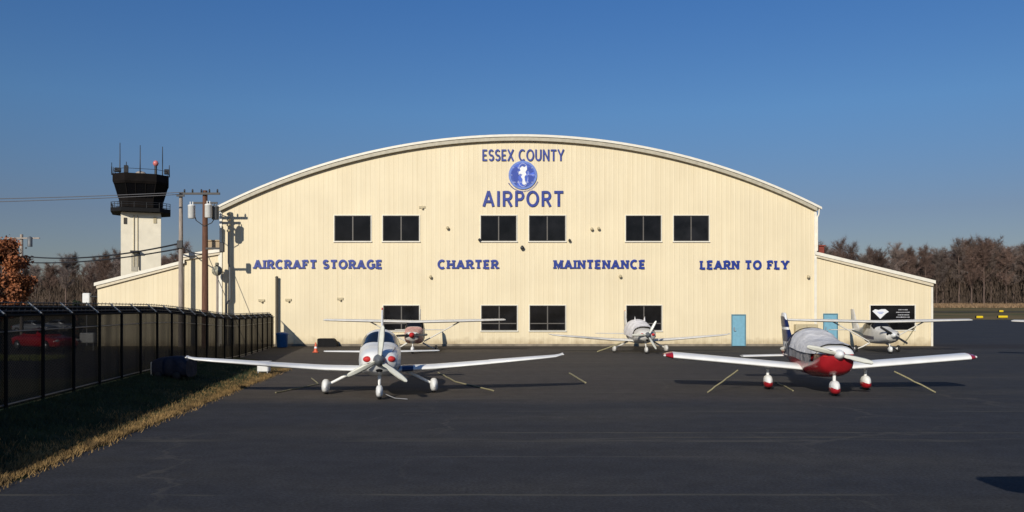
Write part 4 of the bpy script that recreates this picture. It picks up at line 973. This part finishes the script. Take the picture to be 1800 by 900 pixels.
# yellow airfield signs far right
for i,(px,py,Y,wd,lab) in enumerate(((1722,559,181,1.5,'yellow low airfield sign at the far asphalt edge, left one of the nearer two'),(1763,556,183,2.1,'yellow low airfield sign at the far asphalt edge beside the wing tip'),(1760,546,228,1.2,'small yellow airfield sign further back in the field'))):
    q=P(px,py,Y); z0_=gz(Y); b=MB(); b.box((0,0,.5),(wd,.3,.5),bev=.12); o=b.build('airfield_sign','yellow',loc=(q.x,Y,z0_)); tag(o,lab,'sign','yellow airfield signs')
    for sx in (-1,1): b=MB(); b.tube([(sx*wd*.35,0,0),(sx*wd*.35,0,.32)],.06); b.build('leg','dkmetal',o)
    b=MB(); b.box((-wd*.5-.06,0,.5),(.1,.34,.52)); b.build('end_cap','black',o)
# ------------------------------------------------------------------ trees
def bare_tree(h,seed,spread=.28,tw='twig',ntw=2600):
    r=random.Random(seed); tk=MB(); cr=MB(); vs=[];fs=[]
    pts=[(r.gauss(0,.12)*i*.25,r.gauss(0,.12)*i*.25,h*.82*i/6) for i in range(7)]
    tk.tube(pts,[.30*(1-.13*i) for i in range(7)],6)
    tips=[]
    for i in range(34):
        t_=r.uniform(.25,.98)**.8; base=Vector(pts[min(5,int(t_*6))]).lerp(Vector(pts[min(6,int(t_*6)+1)]),t_*6%1)
        a_=r.uniform(0,6.283); L_=h*spread*(1.15-t_*.60)*r.uniform(.6,1.15); el=r.uniform(.5,1.25)
        d=Vector((math.cos(a_),math.sin(a_),el)).normalized(); mid=base+d*L_*.5+Vector((0,0,.05*L_)); end=base+d*L_+Vector((r.gauss(0,.3),r.gauss(0,.3),.18*L_))
        tk.tube([base,mid,end],[.10,.06,.025],4,cap=False); tips.append((base,mid,end,L_))
    for i in range(ntw):
        b_,m_,e_,L_=r.choice(tips); t_=r.random()**.7; p=(b_.lerp(m_,t_*2) if t_<.5 else m_.lerp(e_,t_*2-1))
        d=Vector((r.gauss(0,1),r.gauss(0,1),r.gauss(.7,.8))).normalized(); l=r.uniform(.5,1.7)*h/22; w_=r.uniform(.02,.045)
        q=p+d*l*.3*r.random(); s_=d.cross(Vector((r.random(),r.random(),r.random()))).normalized()*w_
        o=len(vs); vs+=[q-s_,q+s_,q+d*l]; fs.append((o,o+1,o+2))
    cr.add(vs,fs)
    return tk,cr,tw
protos=[]
for k,(h,sp_,tw_) in enumerate(((23,.27,'twig'),(25,.24,'twig2'),(21,.32,'twig'),(26,.22,'twig'),(22,.30,'twig2'))):
    tk_,cr_,tw_=bare_tree(h,100+k,sp_,tw_,4600); protos.append((tk_,cr_,tw_,h))
def put_tree(proto,x,y,sc,label,group,rz,first={}):
    tk_,cr_,tw_,h=proto
    key=id(proto)
    e=empty('bare_tree',(x,y,gz(y)-.1),label,'tree',group,rz); e.scale=(sc,sc,sc*rnd.uniform(.95,1.05))
    if key not in first:
        a_=tk_.build('trunk','barkf',e); b_=cr_.build('crown',tw_,e,fixn=False); first[key]=(a_,b_)
    else:
        for o in first[key]:
            c_=o.copy(); COL.objects.link(c_); c_.parent=e
pi=0
for row,y in enumerate((336,346,357,368,380)):
    x=118+rnd.uniform(0,4)
    while x<.66*y+10:
        px=900+x/y*F
        # silhouette from the photo: low dip at 1480-1600, hump at 1700-1760
        env=1.18 if px<1475 else (1.03 if px<1680 else (1.16 if px<1760 else 1.10))
        if 1695<px<1745: env=1.24
        if px<1800+60:
            put_tree(protos[pi%5],x,y+rnd.uniform(-3,3),env*rnd.uniform(.88,1.04),'brown bare tree in the winter wood right of the hangar','bare trees of the wood right of the hangar',rnd.uniform(0,6.28)); pi+=1
        x+=rnd.uniform(3.8,6.4)
for row,y in enumerate((330,341,352,364)):
    x=-.62*y-6
    while x<-.33*y:
        px=900+x/y*F
        env=.74+.24*min(1,max(0,(px-60)/150))
        put_tree(protos[pi%5],x,y+rnd.uniform(-3,3),env*rnd.uniform(.85,1.08),'brown bare tree in the winter wood left of the tower','bare trees of the wood left of the tower',rnd.uniform(0,6.28)); pi+=1
        x+=rnd.uniform(4.6,7.6)
def under(name,x0,x1,y0,y1,n,hmax):
    vs=[];fs=[]
    for i in range(n):
        x=rnd.uniform(x0,x1); y=rnd.uniform(y0,y1); z=gz(y)+rnd.random()**1.3*hmax*(.6+.4*math.sin(x*.21)**2); l=rnd.uniform(1,3); w_=rnd.uniform(.05,.14)
        dx,dy=rnd.gauss(0,.5),rnd.gauss(0,.3); o=len(vs); vs+=[(x-w_,y,z-.3),(x+w_,y,z-.3),(x+dx,y+dy,z+l)]; fs.append((o,o+1,o+2))
    b=MB(); b.add(vs,fs); return b.build(name,'under',fixn=False)
tag(under('woodland_undergrowth',112,260,334,395,60000,15),'dense brown undergrowth beneath the trees right of the hangar','undergrowth',kind='stuff')
tag(under('woodland_undergrowth',-235,-100,328,378,44000,11),'dense brown undergrowth beneath the trees left of the tower','undergrowth',kind='stuff')
def r_field(): y=rnd.uniform(290,332); return rnd.uniform(85,235),y,gz(y)-.02,1
tag(blades('dry_grass',26000,r_field,mat('tan_field_grass',(.24,.155,.085),.95,var=.3,scale=.3),.4,1.3,.16),'tall tan dry grass in front of the right-hand wood','grass')
# rust-leaved tree at left edge
def leafy(name,label,x,y,h,w_,m,n,ls,bark='wood',cone=False,z0=.25):
    e=empty(name,(x,y,0),label,'tree'); tk=MB(); tk.tube([(0,0,0),(.1,0,h*.4),(0,.1,h*.85)],[.22,.15,.04],8)
    r=random.Random(5); cl=[]
    for i in range(46):
        a_=r.uniform(0,6.283); t_=r.uniform(z0,.95); rad=w_*(math.sqrt(max(.02,1-((t_-.45)/.58)**2)) if not cone else (1-t_)*1.1)*r.uniform(.3,.95)
        c_=Vector((rad*math.cos(a_),rad*math.sin(a_),h*t_)); cl.append(c_); tk.tube([(0,0,h*max(.1,t_-.25)),tuple(c_*.6+Vector((0,0,h*t_*.4))),tuple(c_)],[.07,.04,.015],5,cap=False)
    tk.build('trunk',bark,e)
    vs=[];fs=[]
    for i in range(n):
        c_=r.choice(cl); p=c_+Vector((r.gauss(0,.5),r.gauss(0,.5),r.gauss(0,.38)))*w_*.22
        u=Vector((r.gauss(0,1),r.gauss(0,1),r.gauss(0,1))).normalized(); v_=u.cross(Vector((r.gauss(0,1),r.gauss(0,1),r.gauss(0,1)))).normalized(); s_=ls*r.uniform(.6,1.3)
        o=len(vs); vs+=[p-u*s_,p+v_*s_*.6,p+u*s_,p-v_*s_*.6]; fs.append((o,o+1,o+2,o+3))
    b=MB(); b.add(vs,fs); b.build('crown',m,e,fixn=False); return e
q=P(-6,541,62); leafy('autumn_tree','rust-brown leafy autumn tree at the left edge beyond the fence',q.x,62,7.6,2.35,'rust',20000,.12)
q=P(134,541,60); leafy('evergreen_shrub','small dark evergreen shrub left of the white unit at the annex end',q.x,60,3.1,.45,'ever',2500,.07,cone=False,z0=.1)

# ------------------------------------------------------------------ light, world, camera
sd=Vector((-.75,-2.0,1.0)).normalized()
elev=math.asin(sd.z); rot=math.atan2(sd.x,sd.y)
w=bpy.data.worlds.new('World'); S.world=w; w.use_nodes=True; nt=w.node_tree
bg=nt.nodes['Background']; sk=nt.nodes.new('ShaderNodeTexSky'); sk.sky_type='NISHITA'; sk.sun_disc=False; sk.sun_elevation=elev; sk.sun_rotation=rot
sk.air_density=1.0; sk.dust_density=.4; sk.ozone_density=2.0; sk.altitude=0
mu=nt.nodes.new('ShaderNodeMix'); mu.data_type='RGBA'; mu.blend_type='MULTIPLY'; mu.inputs['Factor'].default_value=1
nt.links.new(sk.outputs[0],mu.inputs['A']); 
tcw=nt.nodes.new('ShaderNodeTexCoord'); spw=nt.nodes.new('ShaderNodeSeparateXYZ'); nt.links.new(tcw.outputs['Generated'],spw.inputs[0])
crw=nt.nodes.new('ShaderNodeValToRGB'); el=crw.color_ramp.elements
el[0].position=0; el[0].color=(.50,.50,.58,1); el[1].position=.36; el[1].color=(.39,.73,1.16,1)
for p_,c_ in ((.106,(.49,.51,.65)),(.22,(.50,.74,1.0))):
    x_=el.new(p_); x_.color=(*c_,1)
nt.links.new(spw.outputs['Z'],crw.inputs[0]); nt.links.new(crw.outputs[0],mu.inputs['B'])
nt.links.new(mu.outputs['Result'],bg.inputs[0]); bg.inputs[1].default_value=.075
l=bpy.data.lights.new('sun','SUN'); l.energy=4.2; l.angle=R(.5); l.color=(1,.93,.80); lo_=bpy.data.objects.new('sun',l); COL.objects.link(lo_)
lo_.rotation_euler=sd.to_track_quat('Z','Y').to_euler(); lo_.location=(-30,-60,50)
cd=bpy.data.cameras.new('camera'); cam=bpy.data.objects.new('camera',cd); COL.objects.link(cam); cam.location=(0,0,CAMH); cam.rotation_euler=(R(90),0,0)
cd.sensor_width=36; cd.lens=36*F/1800; cd.shift_y=(HOR-450)/1800; cd.clip_end=6000; cd.clip_start=.1
S.camera=cam
S.view_settings.view_transform='Standard'; S.view_settings.look='None'; S.view_settings.exposure=0; S.view_settings.gamma=1
S.cycles.transparent_max_bounces=16
